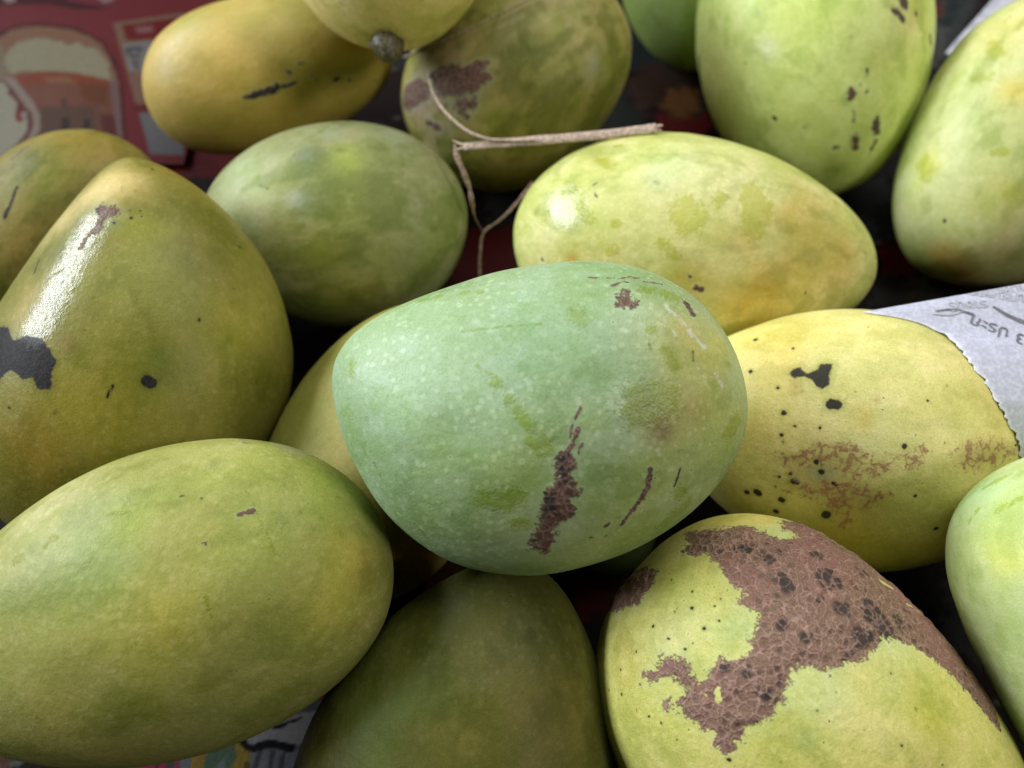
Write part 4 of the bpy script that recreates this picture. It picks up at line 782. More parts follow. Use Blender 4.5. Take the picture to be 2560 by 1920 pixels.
            ('P', 'scar', [(-60.3, 15.6, 1.6), (-59.0, 18.3, 4.8), (-56.1, 23.0, 8.0), (-53.0, 27.1, 8.8), (-50.3, 28.9, 11.1), (-48.8, 28.9, 13.7), (-46.3, 30.7, 14.1), (-43.2, 33.5, 12.9), (-44.0, 33.9, 11.2), (-46.6, 32.8, 9.7), (-45.6, 35.2, 3.4), (-41.3, 37.8, -1.0), (-38.4, 39.0, -2.1), (-29.3, 41.5, 0.1), (-22.9, 42.4, 1.4), (-16.8, 42.7, 2.1), (-10.3, 42.7, 3.4), (-2.4, 42.3, 3.2), (6.2, 41.5, 3.3), (13.9, 40.2, 3.9), (22.2, 38.7, 3.1), (32.6, 35.5, 1.5), (36.3, 34.0, 5.4), (24.6, 33.6, 16.9), (15.0, 34.2, 19.1), (6.5, 35.0, 20.0), (-0.9, 34.9, 21.1), (-7.7, 34.2, 22.4), (-13.6, 32.4, 24.3), (-17.6, 30.2, 26.2), (-18.3, 27.6, 28.2), (-19.7, 24.5, 30.1), (-20.4, 22.4, 31.2), (-22.9, 18.9, 32.6), (-25.0, 15.4, 33.7), (-27.7, 14.0, 33.7), (-30.0, 12.0, 33.8), (-30.7, 9.4, 34.2), (-29.3, 6.4, 35.0), (-28.3, 2.7, 35.5), (-28.7, -1.4, 35.5), (-28.0, -3.5, 35.5), (-29.7, -7.1, 34.7), (-28.7, -9.8, 34.4), (-28.3, -14.1, 33.3), (-30.7, -14.1, 32.8), (-33.2, -12.5, 32.6), (-35.7, -13.6, 31.4), (-38.1, -14.0, 30.4), (-40.2, -15.5, 28.8), (-41.0, -14.2, 29.0), (-43.0, -16.8, 26.7), (-44.0, -15.9, 26.5), (-43.0, -13.6, 28.1), (-41.6, -11.2, 29.7), (-43.2, -9.4, 29.4), (-45.6, -10.4, 27.6), (-47.1, -11.4, 26.2), (-48.0, -13.7, 24.5), (-47.8, -15.5, 23.9), (-49.9, -15.0, 22.2), (-49.4, -11.5, 24.3), (-50.8, -9.5, 23.8), (-49.0, -8.3, 25.8), (-47.1, -4.6, 28.0), (-45.3, -6.4, 28.8), (-43.0, -6.9, 30.1), (-42.1, -5.5, 30.7), (-42.4, -2.8, 30.9), (-43.0, -0.1, 30.8), (-41.0, 1.9, 31.8), (-39.3, 4.6, 32.3), (-39.9, 7.1, 31.8), (-40.5, 9.2, 31.2), (-41.6, 10.9, 30.4), (-42.1, 13.1, 29.5), (-44.3, 13.1, 28.4), (-47.3, 12.3, 26.7), (-47.6, 14.3, 25.9), (-48.5, 15.0, 24.9), (-50.8, 14.3, 23.2), (-52.4, 14.6, 21.4), (-54.4, 15.9, 18.4), (-56.4, 15.2, 15.6), (-58.0, 13.2, 13.7), (-59.9, 11.7, 9.6), (-59.8, 14.0, 8.0)]),
            ('P', 'scar', [(-62.2, 2.1, 0.7), (-61.0, 4.2, 8.9), (-60.3, 0.7, 11.4), (-59.5, -5.2, 11.9), (-59.9, -10.1, 6.4), (-58.5, -14.2, -7.1), (-59.7, -10.1, -8.6), (-60.9, -3.1, -8.8)]),
            ('X', 'scar', [(-20.4, 40.7, 11.3), (-16.1, 41.5, 9.6)], 0.69),
            ('X', 'scar', [(-12.1, 40.7, 12.0), (-3.6, 42.3, 5.8)], 0.49),
            ('X', 'scar', [(-39.3, -4.7, 32.1), (-37.5, -6.5, 32.5)], 0.67),
            ('X', 'scar', [(-40.2, -7.7, 31.3), (-39.6, -7.8, 31.5)], 0.36),
            ('L', 'dark', [(-29.3, 27.2, 26.9), (-29.0, 27.4, 26.7)], 2.3),
            ('L', 'dark', [(-22.9, 32.8, 23.2), (-22.9, 32.8, 23.2)], 3.27),
            ('L', 'dark', [(-19.7, 32.3, 24.1), (-19.7, 32.3, 24.1)], 2.79),
            ('L', 'dark', [(-16.1, 35.2, 21.1), (-16.1, 35.2, 21.1)], 2.13),
            ('L', 'dark', [(-22.9, 26.0, 28.8), (-22.5, 26.1, 28.8)], 3.18),
            ('L', 'dark', [(-23.2, 21.1, 31.6), (-23.2, 21.1, 31.6)], 1.79),
            ('L', 'dark', [(-42.1, 23.1, 24.9), (-42.1, 23.1, 24.9)], 2.09),
            ('L', 'dark', [(-34.2, 30.9, 22.2), (-34.2, 31.1, 22.0)], 2.82),
            ('L', 'dark', [(-34.5, 25.4, 26.6), (-34.5, 25.4, 26.6)], 1.38),
            ('L', 'dark', [(-52.0, 22.0, 17.2), (-51.8, 22.1, 17.3)], 1.68),
            ('L', 'dark', [(-47.6, 24.5, 19.9), (-47.3, 24.6, 20.0)], 1.33),
            ('L', 'dark', [(-45.6, 27.8, 18.5), (-45.3, 27.9, 18.6)], 1.2),
            ('L', 'dark', [(-32.3, 16.7, 31.8), (-32.3, 17.0, 31.7)], 1.34),
            ('L', 'dark', [(-37.2, 2.0, 33.2), (-37.2, 2.0, 33.2)], 1.6),
            ('L', 'dark', [(-32.3, 2.1, 34.7), (-32.3, 2.1, 34.7)], 1.59),
            ('L', 'dark', [(-38.1, 15.6, 30.4), (-38.1, 15.6, 30.4)], 1.62),
            ('L', 'dark', [(-28.0, 38.5, 14.0), (-28.0, 38.5, 14.0)], 1.76),
            ('L', 'dark', [(-38.1, 33.3, 17.4), (-38.1, 33.5, 17.2)], 1.44),
            ('L', 'dark', [(-18.3, 31.4, 25.1), (-17.9, 31.7, 24.9)], 2.78),
            ('L', 'dark', [(-41.0, 0.0, 31.8), (-41.0, 0.3, 31.8)], 1.12),
            ('L', 'rot', [(-54.9, 6.4, 21.0), (-54.9, 6.6, 20.9)], 0.3),
            ('L', 'rot', [(-53.0, 3.8, 23.4), (-53.0, 3.8, 23.4)], 0.47),
            ('L', 'rot', [(-54.7, 0.3, 21.5), (-54.7, 0.3, 21.5)], 0.3),
            ('L', 'rot', [(-49.0, 2.5, 27.1), (-49.0, 2.5, 27.1)], 0.46),
            ('L', 'rot', [(-55.4, -6.0, 19.5), (-55.4, -5.8, 19.5)], 0.38),
            ('L', 'rot', [(-52.2, -5.2, 23.5), (-52.0, -5.0, 23.8)], 0.3),
            ('L', 'rot', [(-48.8, -4.0, 26.9), (-48.8, -4.0, 26.9)], 0.32),
            ('L', 'rot', [(-53.8, -13.1, 18.6), (-53.8, -13.1, 18.6)], 0.33),
            ('L', 'rot', [(-48.5, -1.7, 27.3), (-48.5, -1.7, 27.3)], 0.3),
            ('L', 'rot', [(-40.7, -19.9, 26.4), (-40.7, -19.9, 26.4)], 0.37),
            ('L', 'rot', [(-45.1, -22.4, 21.6), (-45.1, -22.4, 21.6)], 0.3),
            ('L', 'rot', [(-3.9, 22.9, 31.2), (-3.6, 22.8, 31.2)], 0.36),
            ('L', 'rot', [(-0.2, 28.6, 27.2), (-0.2, 28.9, 27.0)], 0.32),
            ('L', 'rot', [(5.1, 29.8, 25.6), (5.1, 29.8, 25.6)], 0.3),
            ('L', 'rot', [(7.3, 34.7, 20.2), (7.3, 34.7, 20.2)], 0.3),
            ('L', 'rot', [(0.9, 21.8, 31.4), (0.9, 21.8, 31.4)], 0.31),
            ('L', 'rot', [(-11.4, 11.4, 35.7), (-11.4, 11.4, 35.7)], 0.3),
            ('L', 'rot', [(-2.4, 14.6, 34.6), (-2.4, 14.6, 34.6)], 0.44),
            ('L', 'rot', [(-27.0, -14.3, 33.5), (-27.0, -14.3, 33.5)], 0.58),
            ('L', 'rot', [(-58.7, 4.9, 15.2), (-58.7, 4.9, 15.2)], 0.3),
            ('L', 'rot', [(-48.0, 6.2, 27.5), (-47.8, 6.2, 27.6)], 0.3),
            ('L', 'rot', [(-50.3, 10.0, 25.0), (-50.3, 10.0, 25.0)], 0.3),
            ('L', 'rot', [(-50.3, 7.8, 25.5), (-50.3, 7.8, 25.5)], 0.3),
            ('L', 'rot', [(-48.8, -23.1, 17.2), (-48.8, -23.1, 17.2)], 0.38),
            ('L', 'rot', [(-50.1, -25.5, 12.0), (-50.1, -25.5, 12.0)], 0.35),
            ('L', 'rot', [(-48.8, -17.6, 21.8), (-48.8, -17.6, 21.8)], 0.3),
            ('L', 'rot', [(-52.6, -19.3, 15.5), (-52.6, -19.2, 15.7)], 0.3),
            ('L', 'rot', [(-36.3, -19.9, 28.5), (-36.3, -19.9, 28.5)], 0.3),
            ('L', 'rot', [(-43.0, -21.2, 24.1), (-43.0, -21.0, 24.3)], 0.3),
            ('L', 'rot', [(-12.8, 24.8, 30.2), (-12.5, 25.1, 30.1)], 0.41),
            ('L', 'rot', [(-23.9, -8.9, 35.4), (-23.9, -8.9, 35.4)], 0.3),
            ('L', 'rot', [(-21.8, 7.0, 36.0), (-21.8, 7.4, 36.0)], 0.3),
            ('L', 'rot', [(-21.1, 13.1, 34.8), (-21.1, 13.1, 34.8)], 0.3),
            ('L', 'rot', [(-28.7, -21.7, 30.0), (-28.7, -21.7, 30.0)], 0.36),
            ('L', 'rot', [(-8.8, 23.9, 30.8), (-8.8, 23.9, 30.8)], 0.3),
            ('L', 'rot', [(-19.7, -6.4, 36.2), (-19.7, -6.4, 36.2)], 0.3),
            ('L', 'rot', [(9.2, 17.7, 32.4), (9.2, 18.0, 32.2)], 0.4),
            ('T', (-50.6, 3.1, 25.8), 13.9, (0.644, 0.638, 0.21), 0.8),
            ('T', (-46.1, 8.5, 28.4), 5.9, (0.517, 0.616, 0.252), 0.8),
            ('T', (-25.6, 9.4, 35.1), 8.8, (0.529, 0.616, 0.231), 0.8),
            ('T', (-12.1, 29.2, 27.2), 9.2, (0.529, 0.616, 0.231), 0.8),
            ('T', (-0.2, 25.0, 29.6), 6.8, (0.621, 0.594, 0.095), 0.8),
            ('T', (-54.0, -17.8, 14.7), 12.2, (0.644, 0.55, 0.147), 0.7),
            ('T', (-57.0, 2.0, 18.3), 4.3, (0.575, 0.616, 0.147), 0.6),
            ('T', (-19.7, 1.0, 36.7), 2.6, (0.46, 0.528, 0.168), 0.7),
            ('T', (-55.2, 24.2, 8.3), 15.0, (0.667, 0.55, 0.126), 0.8),
            ('T', (-46.6, 31.4, 12.5), 4.4, (0.529, 0.616, 0.231), 0.7),
        ], 'yellow green mango with huge brown cracked scar at lower right'),
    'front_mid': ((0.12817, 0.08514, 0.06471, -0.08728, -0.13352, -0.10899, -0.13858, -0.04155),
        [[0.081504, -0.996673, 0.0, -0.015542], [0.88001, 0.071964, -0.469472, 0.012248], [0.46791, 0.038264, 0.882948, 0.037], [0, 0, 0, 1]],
        (0.078, 0.081, 0.016), {'pale': 0.14, 'speck': 0.3, 'mot': 0.8, 'rough': 0.48, 'res': 0.7, 'spec': 0.12}, [  # base and tints darkened to stand in for the shade over this fruit
            ('L', 'rot', [(21.4, 29.9, 16.9), (21.4, 29.7, 17.1)], 0.51),
            ('L', 'rot', [(23.6, 31.4, 13.8), (23.9, 30.8, 14.4)], 0.32),
            ('L', 'rot', [(36.5, -6.5, 24.0), (36.5, -6.5, 24.0)], 0.3),
            ('L', 'rot', [(34.9, -7.7, 24.5), (34.9, -7.7, 24.5)], 0.3),
            ('L', 'rot', [(34.9, -8.8, 24.4), (34.9, -8.8, 24.4)], 0.3),
            ('L', 'rot', [(39.3, -14.6, 21.4), (39.3, -14.6, 21.4)], 0.3),
            ('L', 'rot', [(33.9, -22.4, 20.4), (33.9, -22.4, 20.4)], 0.3),
            ('L', 'rot', [(37.4, -14.7, 22.2), (37.4, -14.9, 22.1)], 0.3),
            ('L', 'rot', [(27.8, -15.9, 25.2), (26.4, -15.7, 25.7)], 0.3),
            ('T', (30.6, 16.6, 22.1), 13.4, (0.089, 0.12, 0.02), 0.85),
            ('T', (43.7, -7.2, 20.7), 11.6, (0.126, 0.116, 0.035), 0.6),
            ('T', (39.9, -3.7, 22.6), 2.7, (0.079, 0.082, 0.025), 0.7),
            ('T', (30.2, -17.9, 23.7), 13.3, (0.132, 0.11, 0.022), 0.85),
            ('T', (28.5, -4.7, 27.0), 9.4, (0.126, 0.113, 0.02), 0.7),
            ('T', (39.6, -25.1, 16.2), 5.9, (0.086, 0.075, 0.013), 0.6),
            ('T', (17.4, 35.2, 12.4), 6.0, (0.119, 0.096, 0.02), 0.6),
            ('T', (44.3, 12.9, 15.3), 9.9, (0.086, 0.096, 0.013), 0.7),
        ], 'shaded olive mango at bottom centre between plain olive one and scarred one'),
    'under': ((0.10481, 0.07038, 0.0563, 0.00357, 0.01509, 0.03357, -0.0197, -0.00111),
        [[0.497536, -0.867443, 0.0, -0.03991], [0.765907, 0.439298, -0.469472, 0.110487], [0.40724, 0.233579, 0.882948, 0.034], [0, 0, 0, 1]],
        (0.306, 0.281, 0.068), {'pale': 0.1, 'speck': 0.2, 'mot': 0.5, 'rough': 0.5, 'res': 0.4, 'spec': 0.15}, [
            ('T', (2.4, 11.1, 26.7), 11.9, (0.448, 0.384, 0.128), 0.9),
            ('T', (0.2, 27.6, 17.5), 12.3, (0.272, 0.296, 0.056), 0.9),
            ('T', (-17.5, -23.7, 18.5), 20.5, (0.32, 0.176, 0.04), 0.9),
        ], 'yellow green mango wedged underneath left side of the central mint mango'),
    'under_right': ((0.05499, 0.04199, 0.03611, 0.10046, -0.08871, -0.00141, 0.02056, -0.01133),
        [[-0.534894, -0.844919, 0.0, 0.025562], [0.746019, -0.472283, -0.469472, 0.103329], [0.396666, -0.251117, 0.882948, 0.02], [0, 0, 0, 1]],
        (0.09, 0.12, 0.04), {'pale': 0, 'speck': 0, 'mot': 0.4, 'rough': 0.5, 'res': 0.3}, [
        ], 'small dark green mango sliver deep under the central mango'),
}

def mango_points(dims, t, ph):
    L, W, T, a, b, c1, c2, d = dims
    x = np.cos(t); r = np.sin(t) * (1 + (a + d * np.cos(ph)) * x + b * x * x)
    y = W / 2 * (r * np.cos(ph) + c1 * x * x + c2 * x ** 3); z = T / 2 * r * np.sin(ph)
    return np.stack([L / 2 * x + 0 * ph, y, z], -1)

def build_mango(i, spec):
    dims, mat4, base, sk, marks, label = spec
    nt, np_ = int(230 * sk['res']), int(330 * sk['res'])
    t = np.linspace(.012, math.pi - .012, nt); ph = np.linspace(0, 2 * math.pi, np_, endpoint=False)
    Tt, Pp = np.meshgrid(t, ph, indexing='ij')
    P = mango_points(dims, Tt, Pp)
    caps = mango_points(dims, np.array([0.0, math.pi]), np.array([0.0, 0.0]))
    # slight unevenness of a grown fruit
    F = P.reshape(-1, 3)
    nn = F / np.linalg.norm(F, axis=1)[:, None]
    dsp = min(.0012, sk.get('lump', .0012)) * (vnoise(F, 30, i) - .5) + .0005 * (vnoise(F, 95, i + 40) - .5)
    P = (F + nn * dsp[:, None]).reshape(P.shape)
    me, V = grid_mesh('mango', P, True, caps)
    mm = V * 1000
    ch = {k: np.full(len(V), -3.0) for k in ('scar', 'rot', 'rub', 'vein', 'chalk', 'dark', 'gloss')}
    col = np.tile(np.array(base), (len(V), 1))
    wob = (np.stack([vnoise(V, 110, 5 + i), vnoise(V, 110, 6 + i), vnoise(V, 110, 7 + i)], -1) - .5) * 2
    cut = []
    for m in marks:
        if m[0] == 'T':
            _, p, r, c, a = m
            d = np.linalg.norm(mm + wob * r * .45 - np.array(p), axis=1)
            w = (a * np.exp(-(d / r) ** 2 * 1.1))[:, None]
            col = col * (1 - w) + np.array(c) * w
        elif m[0] == 'P':
            pl = np.array(m[2])
            U, Q = chart(mm, pl)
            v = poly_sdf(U, Q) / 1.6
            # the chart folds at the far side of the fruit: keep the near half
            far = (mm @ pl.mean(0)) < 0
            v = np.where(far & (np.abs(v) < 40), np.minimum(v, -1.0), v)
            ch[m[1]] = np.maximum(ch[m[1]], np.clip(v, -3, 3))
        else:
            r = m[3]
            v = np.clip((r - seg_dist(mm, m[2])) / min(max(r * .8, .26), 1.6), -3, 3)
            if m[0] == 'X': cut.append((m[1], v))
            else: ch[m[1]] = np.maximum(ch[m[1]], v)
    for k, v in cut: ch[k] = np.minimum(ch[k], -v)
    # cloudy mottling of the skin, streaked a little along the fruit
    S_ = V * np.array([.6, 1, 1])
    z1, z2, z3, z4 = fbm(S_, 75, i + 1), fbm(S_, 170, i + 31), fbm(S_, 150, i + 61), fbm(V, 420, i + 91, 3)
    mot = sk['mot']
    def lay(col, f, m):
        f = np.clip(f, 0, 1)[:, None]; return col * (1 - f) + col * np.array(m) * f
    col = lay(col, sstep(z1, 0, 1.3) * mot * .85, (.78, .86, .58))
    col = lay(col, sstep(-z1, .2, 1.4) * mot * .5, (1.10, 1.04, 1.10))
    col = lay(col, sstep(z2, -.1, 1.2) * mot * .8, (1.16, 1.12, 1.38))
    col = lay(col, sstep(z3 + .5 * z1, .4, 1.5) * mot * .75, (.68, .72, .58))
    col = lay(col, sstep(z4, .0, 1.6) * mot * .6, (.84, .87, .74))
    if ch['scar'].max() > 0:
        vn = np.zeros(len(V) * 3, np.float32); me.vertices.foreach_get('normal', vn); vn = vn.reshape(-1, 3)
        up = sstep(ch['scar'] + (z4 * .3), .3, 2.2) * (.00022 + .00012 * np.clip(z4, -1.5, 1.5))
        me.vertices.foreach_set('co', (V + vn * up[:, None]).astype(np.float32).ravel()); me.update()
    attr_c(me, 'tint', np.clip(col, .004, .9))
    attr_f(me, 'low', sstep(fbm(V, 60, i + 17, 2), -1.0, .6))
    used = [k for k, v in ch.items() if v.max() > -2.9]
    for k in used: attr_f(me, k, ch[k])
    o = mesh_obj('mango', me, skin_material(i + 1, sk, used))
    o.matrix_world = Matrix(mat4)
    tag(o, label, 'mango', 'mangoes heaped on newspaper')
    return o

FRUIT = {}
for i, (key, spec) in enumerate(MANGOES.items()):
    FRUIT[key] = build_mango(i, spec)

# ------------------------------------------------------------------ parts of single mangoes
def lathe(name, prof, seg=28, bumpy=0.0, seed=0):
    P = np.array([[[r * math.cos(a), r * math.sin(a), z] for a in np.linspace(0, 2 * math.pi, seg, endpoint=False)] for r, z in prof])
    F = P.reshape(-1, 3)
    k = 1 + bumpy * (vnoise(F, 500, seed) - .5)
    P[..., 0] *= k.reshape(P.shape[:2]); P[..., 1] *= k.reshape(P.shape[:2])
    me, V = grid_mesh(name, P, True, [(0, 0, prof[0][1]), (0, 0, prof[-1][1])])
    return me

def place(o, loc, zdir, parent=None):
    q = Vector(zdir).to_track_quat('Z', 'Y')
    o.matrix_world = Matrix.Translation(Vector(loc)) @ q.to_matrix().to_4x4()
    if parent:
        o.parent = parent
        o.matrix_parent_inverse = parent.matrix_world.inverted()

STEM = plain_material('stem_bark', (.10, .080, .035), .45, .7, 1.1, .5)
stem = mesh_obj('stem', lathe('stem', [(0.004, -0.004), (0.005, -0.0005), (0.0053, 0.0015), (0.005, 0.0035), (0.004, 0.005382907595917134), (0.0026, 0.007640255942592062), (0.0012, 0.008682109025672798)], 30, .5, 3), STEM)
place(stem, (-0.04152, 0.23900, 0.08541), (0.13475, -0.99087, -0.00506), FRUIT['stemmed'])

SAP = NT('sap')
SAP.set(SAP.bsdf.inputs['Base Color'], (.05, .022, .012))
SAP.bsdf.inputs['Roughness'].default_value = .06
drop_me = lathe('sap_drop', [(.00085, -.0004), (.0011, 0), (.0009, .0006), (.0004, .0009)], 14)
drop_me.materials.append(SAP.mat)
for loc, n, s in [((0.07442, 0.09305, 0.06212), (-0.42582, -0.65696, 0.62214), 0.45), ((0.07707, 0.09323, 0.06398), (-0.38874, -0.63454, 0.66800), 0.5), ((0.07799, 0.09143, 0.06273), (-0.38608, -0.66912, 0.63498), 0.8), ((0.07890, 0.09101, 0.06282), (-0.37617, -0.67307, 0.63675), 0.6), ((0.08779, 0.08975, 0.06582), (-0.26509, -0.65679, 0.70593), 0.6), ((0.08839, 0.08933, 0.06565), (-0.25886, -0.66363, 0.70183), 0.45)]:
    d = mesh_obj('sap_drop', drop_me)
    place(d, loc, n, FRUIT['spotted'])
    d.scale = (s, s, s)

# ------------------------------------------------------------------ newsprint wrapper on the spotted mango
EDGE = np.array([(0.10255, 0.14055, 0.07261), (0.10721, 0.13897, 0.07365), (0.11351, 0.13755, 0.07381), (0.11864, 0.13571, 0.07380), (0.12377, 0.13232, 0.07403), (0.12604, 0.12731, 0.07520), (0.12852, 0.12255, 0.07539), (0.13065, 0.11838, 0.07498), (0.13247, 0.11488, 0.07421), (0.13406, 0.11043, 0.07304), (0.13720, 0.10681, 0.07063), (0.13966, 0.10368, 0.06814), (0.14144, 0.10055, 0.06555), (0.14229, 0.09665, 0.06261), (0.14329, 0.09230, 0.05803), (0.14623, 0.08921, 0.04928)])
FAR = np.array([(0.20068, 0.15687, 0.07800), (0.19977, 0.14866, 0.07600), (0.19820, 0.13868, 0.07400), (0.19705, 0.12799, 0.07100), (0.19596, 0.11753, 0.06800), (0.19514, 0.10775, 0.06400), (0.19603, 0.09891, 0.05800), (0.19750, 0.08790, 0.05000)])
def resample(A, n):
    s = np.r_[0, np.cumsum(np.linalg.norm(np.diff(A, axis=0), axis=1))]; u = np.linspace(0, s[-1], n)
    return np.stack([np.interp(u, s, A[:, k]) for k in range(3)], -1)
nu, nv = 160, 120
E_, F_ = resample(EDGE, nu), resample(FAR, nu)
E_[1:-1] = (E_[:-2] + 2 * E_[1:-1] + E_[2:]) / 4
v = np.linspace(0, 1, nv)[None, :, None]
PW = E_[:, None] * (1 - v) + F_[:, None] * v
nrm = np.cross(PW[2:, 1:-1] - PW[:-2, 1:-1], PW[1:-1, 2:] - PW[1:-1, :-2]); nm_ = nrm.reshape(-1, 3).mean(0); nm_ /= np.linalg.norm(nm_)
if nm_[2] < 0: nm_ = -nm_
flat = PW.reshape(-1, 3)
vv = np.broadcast_to(v, PW.shape[:2] + (1,)).reshape(-1)
uu = np.broadcast_to(np.linspace(0, 1, nu)[:, None, None], PW.shape[:2] + (1,)).reshape(-1)
crease = .0022 * np.sin(uu * 5.2 + vv * 2.0) * vv + .0018 * (vnoise(flat * np.array([1, 1.6, 1]), 30, 2) - .5) * np.clip(vv * 3, 0, 1) + .0010 * np.abs(vnoise(flat, 60, 5) - .5) * np.clip(vv * 4, 0, 1)
tear = (vnoise(np.stack([uu * .2, 0 * uu, 0 * uu], -1), 420, 3) - .5) * .0016 + (vnoise(np.stack([uu * .2, 0 * uu, 0 * uu], -1), 1300, 4) - .5) * .0008
dirv = (F_ - E_); dirv /= np.linalg.norm(dirv, axis=1)[:, None]
dirv = np.repeat(dirv, nv, 0)
flat = flat + nm_ * crease[:, None] + dirv * (tear * np.clip(1 - vv * 8, 0, 1) * np.clip(uu * 5 - .8, 0, 1))[:, None]
PW = flat.reshape(PW.shape)
# two faces 0.12 mm apart
me, V = grid_mesh('newsprint_wrapper', PW)
ink = np.tile(np.array((.52, .525, .62)), (len(V), 1))
torn = np.clip(1 - vv / .022, 0, 1)[:, None]
ink = ink * (1 - torn * .8) + np.array((.85, .85, .87)) * torn * .8
attr_c(me, 'ink', ink)
wrap = mesh_obj('newsprint_wrapper', me, print_material('newsprint', .55))
sol = wrap.modifiers.new('thickness', 'SOLIDIFY'); sol.thickness = .00012; sol.offset = -1
tag(wrap, 'torn white newsprint sheet wrapped over the end of the black spotted mango', 'paper')
bm = bmesh.new(); bm.from_mesh(me); WB = BVHTree.FromBMesh(bm); bm.free()
INK = plain_material('grey_ink', (.13, .13, .145), .6, .2)

def on_paper(name, verts2, faces, org, ex, ey, parent, mat):
    """lay flat print on the wrapper: drop each vertex onto the sheet along its normal"""
    out = []
    for x, y in verts2:
        p = Vector(org) + Vector(ex) * x + Vector(ey) * y
        n = Vector(nm_)
        h = WB.ray_cast(p + n * .05, -n)
        q = h[0] + n * .00025 if h[0] else WB.find_nearest(p)[0] + n * .00025
        out.append(q)
    m = bpy.data.meshes.new(name); m.from_pydata(out, [], faces)
    return mesh_obj(name, m, mat, parent)

def print_text(body, size, org, ex, ey, parent, mat):
    cu = bpy.data.curves.new('t', 'FONT'); cu.body = body; cu.size = size; cu.resolution_u = 3
    to = bpy.data.objects.new('t', cu); COL.objects.link(to)
    bpy.context.view_layer.update()
    m = to.to_mesh()
    vs2 = [(p.co.x, p.co.y) for p in m.vertices]; fs = [tuple(f.vertices) for f in m.polygons]
    to.to_mesh_clear(); bpy.data.objects.remove(to); bpy.data.curves.remove(cu)
    return on_paper('printed_text', vs2, fs, org, ex, ey, parent, mat)

def print_bar(x0, x1, y, h0, h1, org, ex, ey, parent, mat, bow=0.0, n=24):
    vs2, fs = [], []
    for k in range(n + 1):
        u = k / n; x = x0 + (x1 - x0) * u; yy = y + bow * math.sin(math.pi * u); hh = h0 + (h1 - h0) * u
        vs2 += [(x, yy - hh / 2), (x, yy + hh / 2)]
        if k: fs.append((2 * k - 2, 2 * k, 2 * k + 1, 2 * k - 1))
    return on_paper('printed_rule', vs2, fs, org, ex, ey, parent, mat)

FAINT = plain_material('faint_ink', (.40, .40, .43), .6, .15)
for body, size, org, ex, ey, faint in [('3 ประก', 0.00560, (0.14690, 0.13155, 0.07400), (-0.89527, 0.44520, -0.01684), (-0.44538, -0.89346, 0.05793), 0), ('านายการ', 0.00500, (0.15172, 0.14420, 0.07500), (-0.97762, 0.21035, -0.00199), (-0.21009, -0.97582, 0.06030), 1), ('วามหมาย', 0.00440, (0.15224, 0.14881, 0.07534), (-0.98693, -0.15986, 0.02013), (0.16076, -0.98535, 0.05687), 1), ('ราชบุรี', 0.00440, (0.13819, 0.14313, 0.07469), (-0.99817, -0.05876, 0.01424), (0.05950, -0.99651, 0.05863), 1)]:
    print_text(body, size, org, ex, ey, wrap, FAINT if faint else INK)
for x0, x1, y, h0, h1, org, ex, ey, bow, faint in [(0, 0.01119, 0, 0.00060, 0.00160, (0.13971, 0.14115, 0.07444), (0.84193, -0.53910, 0.02300), (0.53948, 0.84015, -0.05578), -0.00060, 0), (0, 0.01097, 0, 0.00090, 0.00040, (0.13387, 0.13834, 0.07410), (-0.99134, 0.13127, 0.00286), (-0.13086, -0.98957, 0.06026), -0.00120, 0), (0, 0.00895, 0, 0.00040, 0.00080, (0.12194, 0.13907, 0.07401), (0.99336, 0.11375, -0.01746), (-0.11458, 0.99173, -0.05775), -0.00100, 1)]:
    print_bar(x0, x1, y, h0, h1, org, ex, ey, wrap, FAINT if faint else INK, bow)

# second newsprint sheet, under the mango at the right edge
S2 = np.array([(0.19817, 0.32411, 0.00400), (0.23784, 0.36867, 0.01200), (0.28968, 0.36168, 0.00600), (0.24720, 0.30127, 0.00300)])
a, b, c, d = S2
u = np.linspace(0, 1, 60)[:, None, None]; w = np.linspace(0, 1, 60)[None, :, None]
P2 = a * (1 - u) * (1 - w) + b * u * (1 - w) + c * u * w + d * (1 - u) * w
ff = P2.reshape(-1, 3); P2[..., 2] += (.0022 * (vnoise(ff, 40, 8) - .5)).reshape(P2.shape[:2])
me, V = grid_mesh('newsprint_sheet', P2)
ink = np.tile(np.array((.58, .58, .66)), (len(V), 1))
rows = (np.sin(np.broadcast_to(w, P2.shape[:2] + (1,)).reshape(-1) * 160) > .3) & (vnoise(ff, 300, 3) > .45) & (np.broadcast_to(u, P2.shape[:2] + (1,)).reshape(-1) > .08)
ink[rows] *= .55
attr_c(me, 'ink', ink)
sh2 = mesh_obj('newsprint_sheet', me, print_material('newsprint', .55))
so = sh2.modifiers.new('thickness', 'SOLIDIFY'); so.thickness = .0002
tag(sh2, 'pale newsprint edge poking out behind the mango at the upper right', 'paper')

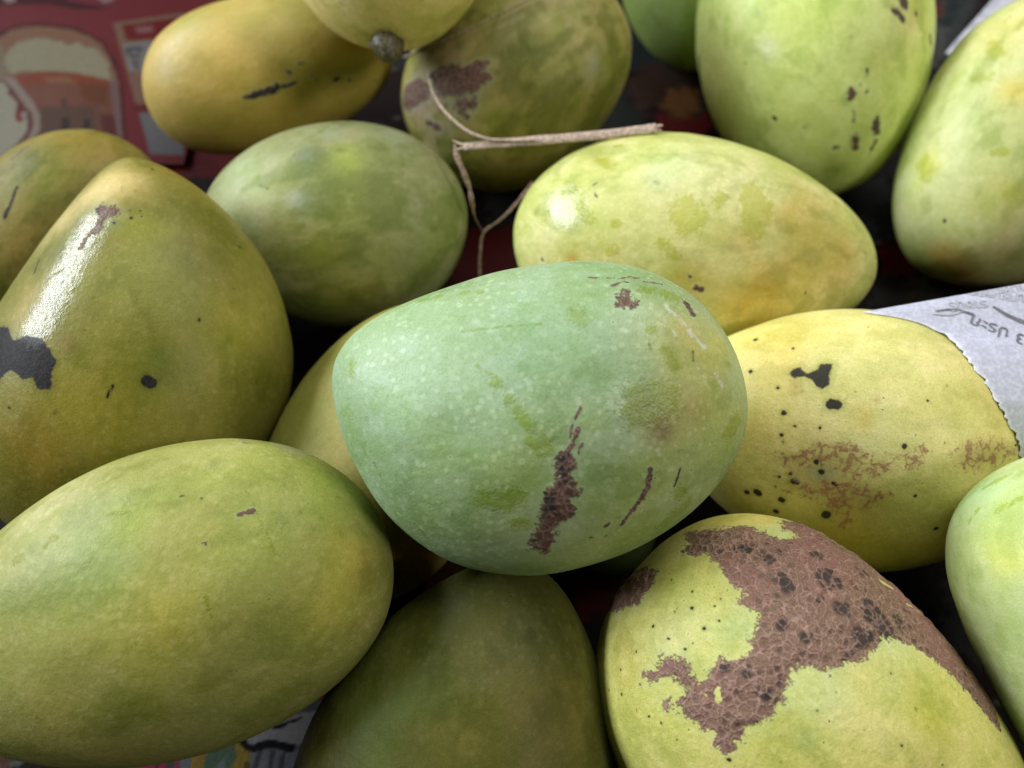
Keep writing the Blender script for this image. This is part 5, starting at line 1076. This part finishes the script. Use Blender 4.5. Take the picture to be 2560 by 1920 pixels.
# ------------------------------------------------------------------ straw and dry stalk
def tube(name, pts, rad, seg=10, flat=1.0, up=(0, 0, 1), n=60, rough=0.0, seed=0):
    pts = np.array(pts, float); rad = np.array(rad, float)
    # Catmull-Rom through the points
    Q = np.concatenate([[2 * pts[0] - pts[1]], pts, [2 * pts[-1] - pts[-2]]])
    out, rr = [], []
    for k in range(len(pts) - 1):
        p0, p1, p2, p3 = Q[k:k + 4]
        m = max(6, n // (len(pts) - 1))
        for s in np.linspace(0, 1, m, endpoint=(k == len(pts) - 2)):
            out.append(.5 * (2 * p1 + (p2 - p0) * s + (2 * p0 - 5 * p1 + 4 * p2 - p3) * s * s + (3 * p1 - p0 - 3 * p2 + p3) * s ** 3))
            rr.append(rad[k] * (1 - s) + rad[k + 1] * s)
    C = np.array(out); R = np.array(rr)
    R = R * (1 + rough * (vnoise(C, 400, seed) - .5) * 2)
    T = np.gradient(C, axis=0); T /= np.linalg.norm(T, axis=1)[:, None]
    A = np.cross(T, np.array(up)); A /= np.linalg.norm(A, axis=1)[:, None]; B = np.cross(A, T)
    an = np.linspace(0, 2 * math.pi, seg, endpoint=False)
    P = C[:, None] + R[:, None, None] * (np.cos(an)[None, :, None] * A[:, None] + flat * np.sin(an)[None, :, None] * B[:, None])
    me, V = grid_mesh(name, P, True, [C[0], C[-1]])
    return me

STRAW = plain_material('straw', (.50, .38, .30), .55, .30, .8)
STALK = plain_material('dry_stalk', (.27, .19, .13), .7, .45, .7)
straw = mesh_obj('straw', tube('straw', [(-0.01620, 0.21058, 0.06600), (-0.00093, 0.21056, 0.06800), (0.01443, 0.20984, 0.07050), (0.02953, 0.20929, 0.07300), (0.04717, 0.20972, 0.07550)], [0.0013, 0.0016, 0.00165, 0.0016, 0.0017], 12, .38, (0, -.4, 1), 60, .10, 2), STRAW)
tag(straw, 'flat dry beige straw lying across the gap between two mangoes', 'straw')
fib = mesh_obj('fibre', tube('fibre', [(-0.03002, 0.24198, 0.07050), (-0.02713, 0.23091, 0.07050), (-0.02253, 0.22189, 0.07050), (-0.01568, 0.21491, 0.06950), (-0.00866, 0.21146, 0.06900), (-0.00093, 0.21064, 0.06900), (0.00828, 0.20943, 0.07050)], [0.0003, 0.0005, 0.0006, 0.0006, 0.0006, 0.0006, 0.0004], 8, .8), STRAW, straw)
for fp, fr in [([(-0.01463, 0.21083, 0.06640), (-0.01715, 0.21163, 0.06620), (-0.02001, 0.21329, 0.06620)], [0.0007, 0.0005, 0.0002]), ([(-0.01463, 0.21017, 0.06600), (-0.01747, 0.21032, 0.06540), (-0.01935, 0.20966, 0.06500)], [0.0006, 0.0004, 0.0002]), ([(0.04525, 0.20991, 0.07530), (0.04811, 0.21054, 0.07570), (0.04935, 0.21094, 0.07570)], [0.0008, 0.0006, 0.0002]), ([(0.04521, 0.20920, 0.07520), (0.04778, 0.20920, 0.07520), (0.04900, 0.20899, 0.07500)], [0.0007, 0.0005, 0.0002])]:
    mesh_obj('fibre', tube('fibre', fp, fr, 6, .6, (0, -.4, 1), 12), STRAW, straw)
stalk = bpy.data.objects.new('dry_stalk', None); COL.objects.link(stalk)
stalk.location = (-0.01873, 0.21084, 0.06550)
tag(stalk, 'thin brown dried stalk with forked ends hanging below the straw', 'stalk')
bpy.context.view_layer.update()
for nme, p, r, ro in [('stem', [(-0.01939, 0.21208, 0.06550), (-0.01841, 0.20771, 0.06400), (-0.01610, 0.20327, 0.06100), (-0.01431, 0.19966, 0.05700), (-0.01362, 0.19697, 0.05300), (-0.01292, 0.19658, 0.04600), (-0.01058, 0.19674, 0.03800)], [0.0005, 0.0009, 0.0009, 0.0005, 0.0008, 0.0004, 0.0004], 0.45), ('branch', [(0.00763, 0.22254, 0.03400), (0.00153, 0.21098, 0.03600), (-0.00435, 0.20272, 0.03700), (-0.01012, 0.19710, 0.03700), (-0.01143, 0.19054, 0.03400), (-0.01161, 0.18391, 0.03000), (-0.01162, 0.17706, 0.02600)], [0.0006, 0.0007, 0.0006, 0.0005, 0.0006, 0.0006, 0.0006], 0.3)]:
    p = [tuple(np.array(q) - np.array((-0.01873, 0.21084, 0.06550))) for q in p]
    mesh_obj(nme, tube(nme, p, r, 9, .7, (0, 0, 1), 70, ro, 5), STALK, stalk)
hair = mesh_obj('plant_fibre', tube('plant_fibre', [(-0.04171, 0.27407, 0.04722), (-0.02884, 0.26244, 0.06351), (-0.01643, 0.26252, 0.06960), (-0.00268, 0.26745, 0.07360), (0.01264, 0.27654, 0.07492)], [0.0008, 0.0007, 0.0005, 0.0004, 0.0003], 6, .7), STALK)
tag(hair, 'hair thin pale fibre stretched over the olive mango with purple scar', 'fibre')
